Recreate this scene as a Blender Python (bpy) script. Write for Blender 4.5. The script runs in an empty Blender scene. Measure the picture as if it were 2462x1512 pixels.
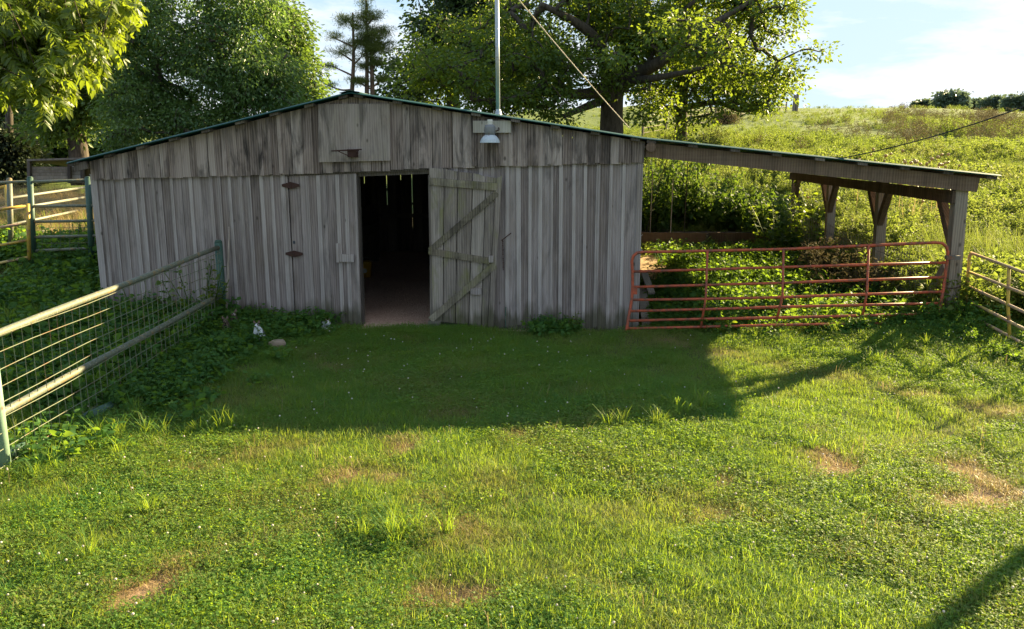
import bpy, bmesh, math, random
import numpy as np
from mathutils import Vector, Matrix, Euler

R = math.radians
random.seed(11)
rng = np.random.default_rng(7)
sc = bpy.context.scene
COL = sc.collection

# ---------------------------------------------------------------- camera
FPX, CX, CY = 2000.0, 1231.0, 756.0          # focal length and centre in photo pixels (2462 px wide)
PIT, YAW, CH = R(11.23), R(5.0), 2.9
cam = bpy.data.cameras.new('camera'); cam_o = bpy.data.objects.new('camera', cam); COL.objects.link(cam_o)
cam.sensor_width = 36; cam.lens = 36 * FPX / 2462; cam.clip_end = 6000; cam.clip_start = 0.1
cam_o.location = (0, 0, CH); cam_o.rotation_euler = (R(90) - PIT, 0, YAW)
sc.camera = cam_o

# ---------------------------------------------------------------- sky, sun, exposure
SUN = Vector((1.82, 1.78, 1.0)).normalized()
ELEV = math.asin(SUN.z); AZ = math.atan2(SUN.x, SUN.y)
world = bpy.data.worlds.new('World'); sc.world = world; world.use_nodes = True
wn, wl = world.node_tree.nodes, world.node_tree.links
wn.clear()
w_out = wn.new('ShaderNodeOutputWorld'); w_bg = wn.new('ShaderNodeBackground'); w_bg.inputs[1].default_value = 0.05
sky = wn.new('ShaderNodeTexSky'); sky.sky_type = 'NISHITA'; sky.sun_disc = False
sky.sun_elevation = ELEV; sky.sun_rotation = AZ; sky.air_density = 1.0; sky.dust_density = 0.6; sky.ozone_density = 2.0
tc = wn.new('ShaderNodeTexCoord'); sep = wn.new('ShaderNodeSeparateXYZ'); wl.new(tc.outputs['Generated'], sep.inputs[0])
def wmath(op, a, b=None):
    n = wn.new('ShaderNodeMath'); n.operation = op
    for i, v in enumerate((a, b)):
        if v is None: continue
        if isinstance(v, (int, float)): n.inputs[i].default_value = v
        else: wl.new(v, n.inputs[i])
    return n.outputs[0]
zz = wmath('ADD', wmath('MAXIMUM', sep.outputs[2], 0.0), 0.16)
cmb = wn.new('ShaderNodeCombineXYZ')
wl.new(wmath('DIVIDE', sep.outputs[0], zz), cmb.inputs[0]); wl.new(wmath('DIVIDE', sep.outputs[1], zz), cmb.inputs[1])
cn = wn.new('ShaderNodeTexNoise'); cn.inputs['Scale'].default_value = 0.8; cn.inputs['Detail'].default_value = 9; cn.inputs['Roughness'].default_value = 0.62
cn.inputs['Distortion'].default_value = 0.25
wl.new(cmb.outputs[0], cn.inputs['Vector'])
cr = wn.new('ShaderNodeValToRGB'); cr.color_ramp.elements[0].position = 0.46; cr.color_ramp.elements[1].position = 0.58
wl.new(cn.outputs[0], cr.inputs[0])
cmix = wn.new('ShaderNodeMix'); cmix.data_type = 'RGBA'
def wvec(op, a, b):
    n = wn.new('ShaderNodeVectorMath'); n.operation = op
    for i, v in enumerate((a, b)):
        if isinstance(v, tuple): n.inputs[i].default_value = v
        else: wl.new(v, n.inputs[i])
    return n.outputs[0]
soft = wvec('MULTIPLY', wvec('DIVIDE', sky.outputs[0], wvec('ADD', sky.outputs[0], (1.5, 1.35, 1.2))), (3.15, 3.85, 4.5))   # sky brightness compressed and tinted so its bright side does not blow out
wl.new(wmath('MULTIPLY', cr.outputs[0], 0.75), cmix.inputs[0]); wl.new(soft, cmix.inputs[6])
cmix.inputs[7].default_value = (4.2, 4.25, 4.4, 1)
wl.new(cmix.outputs[2], w_bg.inputs[0]); wl.new(w_bg.outputs[0], w_out.inputs[0])

sun = bpy.data.lights.new('sun', 'SUN'); sun.energy = 4.6; sun.angle = R(0.55); sun.color = (1.0, 0.80, 0.44)
sun_o = bpy.data.objects.new('sun', sun); COL.objects.link(sun_o); sun_o.location = (30, 30, 30)
sun_o.rotation_euler = SUN.to_track_quat('Z', 'Y').to_euler()
sc.view_settings.view_transform = 'Standard'; sc.view_settings.look = 'None'
sc.view_settings.exposure = 2.54; sc.view_settings.gamma = 1.0; sc.view_settings.use_curve_mapping = False
sc.render.engine = 'CYCLES'
sc.cycles.use_denoising = True
sc.cycles.max_bounces = 7; sc.cycles.diffuse_bounces = 4; sc.cycles.glossy_bounces = 2; sc.cycles.transmission_bounces = 4
sc.cycles.transparent_max_bounces = 4; sc.cycles.sample_clamp_indirect = 6

# ---------------------------------------------------------------- surveyed points: photo pixel + distance away -> place in the world
_fw = np.array([-math.sin(YAW) * math.cos(PIT), math.cos(YAW) * math.cos(PIT), -math.sin(PIT)])
_rt = np.array([math.cos(YAW), math.sin(YAW), 0.0]); _up = np.cross(_rt, _fw)
def at(x, y, Y):
    d = _fw + _rt * (x - CX) / FPX - _up * (y - CY) / FPX
    t = Y / d[1]
    return Vector((d[0] * t, d[1] * t, CH + d[2] * t))
def px2m(Y): return Y / FPX

# ---------------------------------------------------------------- helpers
def tag(o, label=None, cat=None, group=None, kind=None):
    if label: o['label'] = label
    if cat: o['category'] = cat
    if group: o['group'] = group
    if kind: o['kind'] = kind
    return o
def wloc(o):
    v = Vector((0, 0, 0))
    while o is not None: v = v + o.location; o = o.parent
    return v
def thing(name, label, cat, loc=(0, 0, 0), group=None, rotz=0.0):
    o = bpy.data.objects.new(name, None); COL.objects.link(o); o.location = loc; o.rotation_euler = (0, 0, rotz)
    o.empty_display_size = 0.1
    return tag(o, label, cat, group)
def link(name, me, mat=None, parent=None, loc=(0, 0, 0), local=False):
    o = bpy.data.objects.new(name, me); COL.objects.link(o)
    if mat is not None and len(me.materials) == 0: me.materials.append(mat)
    o.location = Vector(loc)
    if parent is not None:
        o.parent = parent
        if not local: o.location = Vector(loc) - wloc(parent)
    return o
def bm_obj(name, bm, mat, parent=None, loc=None, smooth=False, local=False):
    """bm holds world coordinates (or the parent's own when local); its origin moves to loc, default its own centre."""
    if loc is None:
        n = max(1, len(bm.verts)); c = Vector((0, 0, 0))
        for v in bm.verts: c += v.co
        loc = c / n
    loc = Vector(loc)
    for v in bm.verts: v.co -= loc
    me = bpy.data.meshes.new(name); bm.to_mesh(me); bm.free()
    if smooth: me.polygons.foreach_set('use_smooth', [True] * len(me.polygons))
    return link(name, me, mat, parent, loc, local)
def hexa(bm, pts):
    """8 points: bottom loop of four then top loop of four."""
    v = [bm.verts.new(p) for p in pts]
    for f in ((3, 2, 1, 0), (4, 5, 6, 7), (0, 1, 5, 4), (1, 2, 6, 5), (2, 3, 7, 6), (3, 0, 4, 7)):
        bm.faces.new([v[i] for i in f])
    return v
def box(bm, x0, x1, y0, y1, z0, z1):
    return hexa(bm, [(x0, y0, z0), (x1, y0, z0), (x1, y1, z0), (x0, y1, z0), (x0, y0, z1), (x1, y0, z1), (x1, y1, z1), (x0, y1, z1)])
def beam(bm, a, b, w, h, up=(0, 0, 1)):
    """squared timber from a to b, w across, h along up."""
    a, b = Vector(a), Vector(b); d = (b - a).normalized(); s = d.cross(Vector(up)).normalized(); u = s.cross(d).normalized()
    pts = []
    for p in (a, b):
        pts += [p - s * w / 2 - u * h / 2, p + s * w / 2 - u * h / 2, p + s * w / 2 + u * h / 2, p - s * w / 2 + u * h / 2]
    return hexa(bm, pts)
def tube(bm, pts, r, n=8, cap=True):
    pts = [Vector(p) for p in pts]
    rs = r if isinstance(r, (list, tuple)) else [r] * len(pts)
    rings = []; ref = None
    for i, p in enumerate(pts):
        d = (pts[min(i + 1, len(pts) - 1)] - pts[max(i - 1, 0)]).normalized()
        if ref is None: ref = Vector((0, 0, 1)) if abs(d.z) < 0.9 else Vector((1, 0, 0))
        s = d.cross(ref).normalized(); u = s.cross(d).normalized(); ref = u
        rings.append([bm.verts.new(p + (s * math.cos(2 * math.pi * k / n) + u * math.sin(2 * math.pi * k / n)) * rs[i]) for k in range(n)])
    for a, b in zip(rings, rings[1:]):
        for k in range(n): bm.faces.new((a[k], a[(k + 1) % n], b[(k + 1) % n], b[k]))
    if cap:
        bm.faces.new(rings[0][::-1]); bm.faces.new(rings[-1])
def lathe(bm, prof, n=16, c=(0, 0, 0), closed=True):
    rings = [[bm.verts.new((c[0] + r * math.cos(2 * math.pi * k / n), c[1] + r * math.sin(2 * math.pi * k / n), c[2] + z)) for k in range(n)] for r, z in prof]
    for a, b in zip(rings, rings[1:]):
        for k in range(n): bm.faces.new((a[k], a[(k + 1) % n], b[(k + 1) % n], b[k]))
    if closed:
        bm.faces.new(rings[0][::-1]); bm.faces.new(rings[-1])
def np_mesh(name, V, F, var=None, smooth=False):
    """triangles from numpy arrays, with an optional per-vertex float 'var'."""
    me = bpy.data.meshes.new(name)
    V = np.asarray(V, np.float32); F = np.asarray(F, np.int32)
    me.vertices.add(len(V)); me.vertices.foreach_set('co', V.ravel())
    me.loops.add(F.size); me.loops.foreach_set('vertex_index', F.ravel())
    me.polygons.add(len(F)); me.polygons.foreach_set('loop_start', np.arange(0, F.size, 3, dtype=np.int32))
    me.polygons.foreach_set('loop_total', np.full(len(F), 3, np.int32))
    if var is not None:
        a = me.attributes.new('var', 'FLOAT', 'POINT'); a.data.foreach_set('value', np.asarray(var, np.float32))
    me.update(calc_edges=True)
    if smooth: me.polygons.foreach_set('use_smooth', np.ones(len(F), bool))
    return me
def unit(a): return a / np.maximum(np.linalg.norm(a, axis=-1, keepdims=True), 1e-9)

# ---------------------------------------------------------------- materials
def mat_new(name):
    m = bpy.data.materials.new(name); m.use_nodes = True; nt = m.node_tree; nt.nodes.clear()
    out = nt.nodes.new('ShaderNodeOutputMaterial')
    return m, nt, out
class NT:
    def __init__(s, nt): s.nt = nt
    def n(s, t, **kw):
        x = s.nt.nodes.new(t)
        for k, v in kw.items(): setattr(x, k, v)
        return x
    def l(s, a, b): s.nt.links.new(a, b)
    def math(s, op, a, b=None, clamp=False):
        x = s.n('ShaderNodeMath', operation=op); x.use_clamp = clamp
        for i, v in enumerate((a, b)):
            if v is None: continue
            if isinstance(v, (int, float)): x.inputs[i].default_value = v
            else: s.l(v, x.inputs[i])
        return x.outputs[0]
    def noise(s, vec, scale, detail=4, rough=0.55, dist=0.0):
        x = s.n('ShaderNodeTexNoise'); x.inputs['Scale'].default_value = scale; x.inputs['Detail'].default_value = detail
        x.inputs['Roughness'].default_value = rough; x.inputs['Distortion'].default_value = dist
        if vec is not None: s.l(vec, x.inputs['Vector'])
        return x.outputs[0]
    def ramp(s, fac, stops):
        x = s.n('ShaderNodeValToRGB'); e = x.color_ramp.elements
        while len(e) < len(stops): e.new(0.5)
        for i, (p, c) in enumerate(stops):
            e[i].position = p; e[i].color = (c, c, c, 1) if isinstance(c, (int, float)) else (*c, 1)
        s.l(fac, x.inputs[0]); return x.outputs[0]
    def mix(s, fac, a, b, blend='MIX'):
        x = s.n('ShaderNodeMix', data_type='RGBA', blend_type=blend)
        for i, v in ((0, fac), (6, a), (7, b)):
            if isinstance(v, (int, float)): x.inputs[i].default_value = v
            elif isinstance(v, tuple): x.inputs[i].default_value = (*v, 1)
            else: s.l(v, x.inputs[i])
        return x.outputs[2]
    def scalevec(s, vec, sc_):
        x = s.n('ShaderNodeMapping'); x.inputs['Scale'].default_value = sc_; s.l(vec, x.inputs['Vector']); return x.outputs[0]
    def bump(s, h, strength, dist):
        x = s.n('ShaderNodeBump'); x.inputs['Strength'].default_value = strength; x.inputs['Distance'].default_value = dist
        s.l(h, x.inputs['Height']); return x.outputs[0]
    def bsdf(s, col, rough=0.7, metal=0.0, spec=0.3, normal=None):
        x = s.n('ShaderNodeBsdfPrincipled')
        if isinstance(col, tuple): x.inputs['Base Color'].default_value = (*col, 1)
        else: s.l(col, x.inputs['Base Color'])
        if isinstance(rough, (int, float)): x.inputs['Roughness'].default_value = rough
        else: s.l(rough, x.inputs['Roughness'])
        x.inputs['Metallic'].default_value = metal; x.inputs['Specular IOR Level'].default_value = spec
        if normal is not None: s.l(normal, x.inputs['Normal'])
        return x.outputs[0]

def wood_mat(name, lo, mid, hi, mould=0.0, moss=0.0, damp=False, grain=(26, 26, 1.6), rnd=0.5):
    """weathered timber: grain along the board's own z, tone from the board's random value."""
    m, nt, out = mat_new(name); g = NT(nt)
    tcn = g.n('ShaderNodeTexCoord'); oi = g.n('ShaderNodeObjectInfo'); geo = g.n('ShaderNodeNewGeometry')
    off = g.n('ShaderNodeVectorMath', operation='ADD'); g.l(tcn.outputs['Object'], off.inputs[0])
    sv = g.n('ShaderNodeVectorMath', operation='SCALE'); sv.inputs[0].default_value = (31, 17, 43); g.l(oi.outputs['Random'], sv.inputs['Scale'])
    g.l(sv.outputs[0], off.inputs[1]); v = off.outputs[0]
    n1 = g.noise(g.scalevec(v, grain), 1.0, 6, 0.65, 0.6)
    n2 = g.noise(g.scalevec(v, (5, 5, 0.7)), 1.0, 3, 0.5, 0.3)
    wv = g.n('ShaderNodeTexWave', wave_type='RINGS', rings_direction='Z'); wv.inputs['Scale'].default_value = 9; wv.inputs['Distortion'].default_value = 5
    wv.inputs['Detail'].default_value = 2; wv.inputs['Detail Scale'].default_value = 0.8
    g.l(g.scalevec(v, (1, 1, 0.09)), wv.inputs['Vector'])
    h = g.math('ADD', g.math('MULTIPLY', n1, 0.42), g.math('ADD', g.math('MULTIPLY', n2, 0.42), g.math('MULTIPLY', wv.outputs['Fac'], 0.16)))
    t = g.math('ADD', h, g.math('MULTIPLY', g.math('SUBTRACT', oi.outputs['Random'], 0.5), rnd))
    col = g.ramp(t, [(0.22, lo), (0.5, mid), (0.8, hi)])
    warm = g.noise(g.scalevec(v, (3, 3, 1.2)), 1.0, 2)
    col = g.mix(g.math('MULTIPLY', g.ramp(warm, [(0.5, 0.0), (0.75, 1.0)]), 0.35), col, (0.20, 0.155, 0.115))
    kn = g.n('ShaderNodeTexVoronoi'); kn.inputs['Scale'].default_value = 1.0; g.l(g.scalevec(v, (3.4, 3.4, 1.9)), kn.inputs['Vector'])
    col = g.mix(g.ramp(kn.outputs['Distance'], [(0.035, 0.75), (0.085, 0.0)]), col, (0.045, 0.034, 0.026))
    if mould:
        mn = g.noise(g.scalevec(geo.outputs['Position'], (5.5, 5.5, 1.1)), 1.0, 5, 0.65, 0.8)
        col = g.mix(g.math('MULTIPLY', g.ramp(mn, [(0.46, 0.0), (0.68, 1.0)]), mould), col, (0.022, 0.020, 0.019))
    if moss:
        ms = g.noise(g.scalevec(geo.outputs['Position'], (4.2, 4.2, 1.7)), 1.0, 4, 0.6, 0.4)
        col = g.mix(g.math('MULTIPLY', g.ramp(ms, [(0.52, 0.0), (0.70, 1.0)]), moss), col, (0.16, 0.17, 0.028))
    if damp:
        sp = g.n('ShaderNodeSeparateXYZ'); g.l(geo.outputs['Position'], sp.inputs[0])
        dn = g.noise(g.scalevec(geo.outputs['Position'], (7, 7, 1.5)), 1.0, 4)
        lv = g.math('SUBTRACT', g.math('ADD', sp.outputs[2], g.math('MULTIPLY', g.math('ADD', sp.outputs[0], 5.0, True), 0.0)), g.math('MULTIPLY', dn, 0.85))
        col = g.mix(g.math('MULTIPLY', g.ramp(g.math('ADD', lv, 0.5), [(0.30, 1.0), (0.50, 0.0)]), 0.75), col, (0.062, 0.060, 0.030))
    g.l(g.bsdf(col, 0.85, spec=0.2, normal=g.bump(h, 0.5, 0.006)), out.inputs[0])
    return m
WOOD = wood_mat('weathered_wood', (0.155, 0.122, 0.112), (0.298, 0.25, 0.238), (0.395, 0.345, 0.334), mould=0.45, damp=True, rnd=0.36)
WOODUP = wood_mat('stained_wood', (0.115, 0.086, 0.074), (0.32, 0.256, 0.23), (0.435, 0.368, 0.336), mould=0.92, rnd=0.4)
BATTEN = wood_mat('pale_batten_wood', (0.20, 0.167, 0.156), (0.362, 0.315, 0.30), (0.455, 0.405, 0.39), mould=0.25, damp=True, rnd=0.3)
DOORW = wood_mat('mossy_door_wood', (0.115, 0.094, 0.08), (0.275, 0.232, 0.202), (0.39, 0.34, 0.30), mould=0.45, moss=0.55, damp=True, rnd=0.25)
BRACEW = wood_mat('mossy_brace_wood', (0.06, 0.05, 0.038), (0.185, 0.158, 0.115), (0.33, 0.29, 0.22), mould=0.75, moss=0.45, grain=(3, 26, 22))
PLYW = wood_mat('old_plywood', (0.20, 0.162, 0.142), (0.32, 0.27, 0.242), (0.41, 0.355, 0.322), mould=0.6, moss=0.15, grain=(34, 34, 5))
BEAMW = wood_mat('brown_timber', (0.06, 0.038, 0.026), (0.135, 0.09, 0.062), (0.22, 0.155, 0.11), mould=0.4, rnd=0.2, grain=(1.3, 1.3, 26))
POSTW = wood_mat('grey_post_timber', (0.10, 0.08, 0.062), (0.25, 0.208, 0.168), (0.38, 0.325, 0.265), mould=0.3, rnd=0.25)
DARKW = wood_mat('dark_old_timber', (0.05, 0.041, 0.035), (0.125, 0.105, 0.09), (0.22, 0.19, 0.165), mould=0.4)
PALEW = wood_mat('pale_sawn_timber', (0.24, 0.215, 0.175), (0.40, 0.37, 0.32), (0.52, 0.49, 0.44))
BEDW = wood_mat('brown_bed_planks', (0.10, 0.066, 0.042), (0.185, 0.122, 0.078), (0.28, 0.195, 0.13), grain=(1.6, 26, 26))

def paint_mat(name, col, rust=0.3, rustcol=(0.17, 0.065, 0.035), spot=None, rough=0.5, scale=9, metal=0.0):
    m, nt, out = mat_new(name); g = NT(nt); geo = g.n('ShaderNodeNewGeometry'); p = geo.outputs['Position']
    n1 = g.noise(p, scale, 5, 0.65); n2 = g.noise(p, scale * 7, 3, 0.6)
    c = g.mix(g.ramp(n2, [(0.35, 0.0), (0.75, 0.5)]), col, tuple(x * 0.62 for x in col))
    c = g.mix(g.ramp(n1, [(0.62 - rust * 0.35, 0.0), (0.74 - rust * 0.25, 1.0)]), c, rustcol)
    if spot: c = g.mix(g.ramp(g.noise(p, scale * 4.5, 3, 0.6), [(0.56, 0.0), (0.66, 1.0)]), c, spot)
    g.l(g.bsdf(c, rough, metal, 0.35, g.bump(n2, 0.25, 0.003)), out.inputs[0]); return m
REDP = paint_mat('rusty_red_paint', (0.45, 0.088, 0.038), 0.5, (0.17, 0.06, 0.038), scale=13)
YELP = paint_mat('worn_yellow_paint', (0.55, 0.37, 0.06), 0.4, (0.26, 0.13, 0.085), scale=9)
YELRAIL = paint_mat('rail_with_purple_rust', (0.36, 0.235, 0.17), 0.5, (0.52, 0.39, 0.12), scale=8)
GRNP = paint_mat('green_pipe_paint', (0.045, 0.095, 0.07), 0.10, (0.17, 0.16, 0.12), scale=8)
GRNRAIL = paint_mat('lichened_green_rail', (0.13, 0.142, 0.10), 0.22, (0.25, 0.15, 0.05), spot=(0.25, 0.232, 0.175), scale=8)
WHTRAIL = paint_mat('pale_pipe_paint', (0.24, 0.24, 0.18), 0.2, (0.26, 0.22, 0.17))
WIREM = paint_mat('pale_green_wire', (0.16, 0.18, 0.11), 0.3, (0.17, 0.10, 0.05), scale=5)
OLDWIRE = paint_mat('old_wire', (0.13, 0.12, 0.11), 0.3)
GALV = paint_mat('galvanised_steel', (0.40, 0.43, 0.46), 0.0, rough=0.38, metal=0.6, scale=5)
LAMPG = paint_mat('lamp_grey_metal', (0.20, 0.205, 0.215), 0.0, rough=0.45, scale=12)
ALU = paint_mat('ribbed_lamp_reflector', (0.50, 0.55, 0.60), 0.0, rough=0.35, scale=12)
RUST = paint_mat('rusted_iron', (0.058, 0.026, 0.020), 0.4, (0.05, 0.023, 0.018), scale=20, rough=0.8)
BLACKW = paint_mat('black_cable_rubber', (0.018, 0.018, 0.018), 0.0, rough=0.6)
ROPE = paint_mat('pale_worn_cable', (0.42, 0.34, 0.29), 0.1)
TEAL = paint_mat('teal_green_roof_metal', (0.008, 0.070, 0.066), 0.05, (0.05, 0.07, 0.065), rough=0.6, scale=3)
YPLAST = paint_mat('yellow_plastic', (0.62, 0.36, 0.02), 0.0, rough=0.4, scale=20)
STONE = paint_mat('tan_stone', (0.30, 0.225, 0.165), 0.2, (0.20, 0.15, 0.11), rough=0.9)
CONC = paint_mat('dirty_concrete', (0.27, 0.235, 0.195), 0.25, (0.16, 0.13, 0.10), rough=0.9)
BONE = paint_mat('bleached_bone', (0.62, 0.60, 0.54), 0.05, (0.35, 0.30, 0.22), rough=0.7)
HOLESHADE = paint_mat('hole_shade', (0.04, 0.05, 0.07), 0.0)  # dark colour standing for the shade inside a small hole

def bark_mat(name, a, b):
    m, nt, out = mat_new(name); g = NT(nt); geo = g.n('ShaderNodeNewGeometry')
    n = g.noise(g.scalevec(geo.outputs['Position'], (9, 9, 2.2)), 1.0, 6, 0.65, 0.5)
    g.l(g.bsdf(g.ramp(n, [(0.3, a), (0.7, b)]), 0.9, spec=0.15, normal=g.bump(n, 0.7, 0.03)), out.inputs[0]); return m
BARK = bark_mat('grey_brown_bark', (0.032, 0.026, 0.021), (0.115, 0.095, 0.076))
PINEBARK = bark_mat('reddish_pine_bark', (0.07, 0.042, 0.032), (0.19, 0.125, 0.095))
STEM = bark_mat('green_stem', (0.06, 0.085, 0.025), (0.13, 0.15, 0.06))

def leaf_mat(name, stops, trans=(0.30, 0.36, 0.03), tw=0.42, rough=0.5, spec=0.35, inst=False, dry=None, patch=None):
    """leaf tissue: tone from each leaf's own 'var', some light through the blade."""
    m, nt, out = mat_new(name); g = NT(nt)
    a = g.n('ShaderNodeAttribute'); a.attribute_name = 'var'; f = a.outputs['Fac']
    if inst:
        oi = g.n('ShaderNodeObjectInfo')
        f = g.math('ADD', g.math('MULTIPLY', f, 0.65), g.math('MULTIPLY', oi.outputs['Random'], 0.35))
    col = g.ramp(f, stops)
    geo = g.n('ShaderNodeNewGeometry'); nn = g.noise(geo.outputs['Position'], 0.6 if patch is None else patch, 3)
    col = g.mix(g.ramp(nn, [(0.35, 0.0), (0.7, 0.45)]), col, tuple(min(1, x * y) for x, y in zip(stops[-1][1], (1.15, 1.0, 0.7))))
    tr = g.mix(0.55, col, trans)
    if dry:
        d = g.n('ShaderNodeAttribute'); d.attribute_type = 'INSTANCER'; d.attribute_name = 'dry'
        df = g.math('ADD', d.outputs['Fac'], g.math('MULTIPLY', g.math('SUBTRACT', a.outputs['Fac'], 0.5), 0.5), True)
        col = g.mix(df, col, dry); tr = g.mix(df, tr, tuple(x * 0.8 for x in dry))
    b = g.bsdf(col, rough, spec=spec)
    t = g.n('ShaderNodeBsdfTranslucent'); g.l(tr, t.inputs['Color'])
    mx = g.n('ShaderNodeMixShader'); mx.inputs[0].default_value = tw; g.l(b, mx.inputs[1]); g.l(t.outputs[0], mx.inputs[2])
    g.l(mx.outputs[0], out.inputs[0]); return m
LEAF_OAK = leaf_mat('oak_leaf', [(0.0, (0.032, 0.07, 0.015)), (0.6, (0.046, 0.098, 0.022)), (1.0, (0.085, 0.14, 0.026))], (0.36, 0.46, 0.02), tw=0.45)
LEAF_HICK = leaf_mat('hickory_leaf', [(0.0, (0.032, 0.078, 0.028)), (0.6, (0.06, 0.128, 0.04)), (1.0, (0.115, 0.19, 0.052))], (0.26, 0.42, 0.05), tw=0.42, rough=0.36, spec=0.5)
LEAF_DARK = leaf_mat('dark_tree_leaf', [(0.0, (0.022, 0.048, 0.022)), (1.0, (0.06, 0.095, 0.038))], (0.16, 0.26, 0.05), tw=0.36)
LEAF_CEDAR = leaf_mat('cedar_leaf', [(0.0, (0.012, 0.022, 0.012)), (1.0, (0.035, 0.05, 0.022))], (0.06, 0.09, 0.02), tw=0.15)  # leaf colour made very dark to stand in for deep shadow at far left
LEAF_LIGHT = leaf_mat('light_tree_leaf', [(0.0, (0.05, 0.09, 0.02)), (1.0, (0.10, 0.165, 0.035))], (0.24, 0.37, 0.035), tw=0.4)
LEAF_WAL = leaf_mat('walnut_leaf', [(0.0, (0.045, 0.085, 0.012)), (1.0, (0.12, 0.16, 0.018))], (0.36, 0.46, 0.02), tw=0.5, rough=0.42)
NEEDLE = leaf_mat('pine_needle', [(0.0, (0.03, 0.06, 0.02)), (1.0, (0.13, 0.165, 0.04))], (0.34, 0.38, 0.05), tw=0.45)
LEAF_FAR = leaf_mat('hazed_far_leaf', [(0.0, (0.08, 0.125, 0.10)), (1.0, (0.14, 0.19, 0.14))], (0.16, 0.22, 0.1), tw=0.3)  # paler, bluer leaf colour carries the distance haze
LEAF_BRN = leaf_mat('brown_dead_leaf', [(0.0, (0.10, 0.058, 0.035)), (1.0, (0.23, 0.155, 0.10))], (0.32, 0.21, 0.12), tw=0.35)
GRASS = leaf_mat('lawn_grass_blade', [(0.0, (0.027, 0.12, 0.026)), (0.6, (0.058, 0.182, 0.038)), (1.0, (0.165, 0.25, 0.050))], (0.50, 0.64, 0.012), tw=0.48, rough=0.6, spec=0.2, inst=True, dry=(0.32, 0.215, 0.10), patch=0.9)
CLOVER = leaf_mat('clover_leaf', [(0.0, (0.026, 0.122, 0.028)), (1.0, (0.13, 0.25, 0.044))], (0.48, 0.66, 0.012), tw=0.48, rough=0.6, spec=0.2, inst=True, dry=(0.20, 0.16, 0.06), patch=0.9)
WEED = leaf_mat('weed_leaf', [(0.0, (0.022, 0.085, 0.026)), (0.6, (0.045, 0.135, 0.034)), (1.0, (0.09, 0.19, 0.04))], (0.36, 0.52, 0.02), tw=0.48, rough=0.6, spec=0.2, inst=True)
HILLW = leaf_mat('hill_weed_leaf', [(0.0, (0.066, 0.115, 0.024)), (0.6, (0.10, 0.155, 0.034)), (1.0, (0.155, 0.20, 0.045))], (0.36, 0.46, 0.05), tw=0.45, rough=0.65, spec=0.15, inst=True, dry=(0.26, 0.24, 0.08), patch=0.18)
DRYG = leaf_mat('dry_grass_blade', [(0.0, (0.22, 0.155, 0.065)), (1.0, (0.44, 0.345, 0.18))], (0.44, 0.33, 0.15), tw=0.4, inst=True)
BROWNW = leaf_mat('brown_weed', [(0.0, (0.06, 0.05, 0.028)), (1.0, (0.145, 0.12, 0.065))], (0.15, 0.13, 0.06), tw=0.22, rough=0.8, spec=0.1, inst=True)
PETAL = leaf_mat('clover_flower', [(0.0, (0.50, 0.42, 0.35)), (1.0, (0.74, 0.68, 0.62))], (0.6, 0.55, 0.5), tw=0.2, inst=True)
YPETAL = leaf_mat('yellow_petal', [(0.0, (0.65, 0.40, 0.02)), (1.0, (0.8, 0.6, 0.03))], (0.7, 0.5, 0.02), tw=0.2)

# ---------------------------------------------------------------- the lie of the land
def sst(a, b, x):
    t = np.clip((x - a) / (b - a), 0, 1); return t * t * (3 - 2 * t)
def sp(x, k=0.8): return np.logaddexp(0, x / k) * k
CREST = 88.0
def terrain(X, Y):
    X = np.asarray(X, float); Y = np.asarray(Y, float)
    up = 0.096 * sp(np.minimum(Y, 400) - 13.0) + 0.0
    over = 0.096 * sp(Y - CREST, 5.0) + 0.00016 * np.maximum(Y - CREST, 0) ** 2 * (Y < 400) + 0.00016 * (312 ** 2) * (Y >= 400)
    z = up - np.minimum(over, 0.096 * sp(np.minimum(Y, 400) - CREST, 5.0) + 5.5)
    near = sst(9.0, 13.0, Y)
    z += sst(-5.6, -8.6, X) * near * (0.22 + 0.40 * sst(13.3, 16.0, Y) * (1 - sst(18.0, 26.0, Y)) - 0.75 * sst(19.0, 28.0, Y))
    z += sst(2.5, 5.8, X) * near * 0.25
    z -= sst(8, 60, X) * sst(30, 80, Y) * 0.9
    barn = sst(-8.5, -8.0, X) * sst(1.2, 0.8, X) * sst(12.9, 13.3, Y) * sst(23.9, 23.4, Y)
    lean = sst(0.8, 1.2, X) * sst(6.5, 5.4, X) * sst(13.0, 14.0, Y) * sst(27.5, 24.0, Y)
    z = z * (1 - barn) + (-0.02) * barn
    z = z * (1 - 0.96 * lean)
    rough = 0.035 * np.sin(X * 1.7 + 0.6 * np.sin(Y * 1.3)) * np.sin(Y * 1.45 + 1.1) + 0.02 * np.sin(X * 3.9 + 1) * np.sin(Y * 4.3)
    z += rough * (1 - barn) * 0.7 + sst(26, 45, Y) * 0.28 * np.sin(X * 0.21 + 1.2) * np.sin(Y * 0.17 + 0.4)
    return z
def tz(x, y): return float(terrain(x, y))

def axis_pts(a, b, step, far, n):
    core = np.arange(a, b + step / 2, step)
    q = np.geomspace(1, 1 + far, n) - 1
    return np.concatenate([a - q[1:][::-1], core, b + q[1:]])
gx = axis_pts(-16, 18, 0.1, 1800, 46); gy = np.concatenate([-(np.geomspace(1, 200, 14)[::-1]), np.arange(0, 14, 0.1), np.arange(14, 30, 0.2), np.arange(30, 110, 1.0), 110 + np.geomspace(1, 2500, 40)])
XX, YY = np.meshgrid(gx, gy); ZZ = terrain(XX, YY)
nx, ny = len(gx), len(gy)
idx = np.arange(nx * ny).reshape(ny, nx)
q = np.stack([idx[:-1, :-1], idx[:-1, 1:], idx[1:, 1:], idx[1:, :-1]], -1).reshape(-1, 4)
tris = np.concatenate([q[:, [0, 1, 2]], q[:, [0, 2, 3]]])
m, nt, out = mat_new('soil_and_thatch'); g = NT(nt); geo = g.n('ShaderNodeNewGeometry'); p = geo.outputs['Position']
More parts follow.
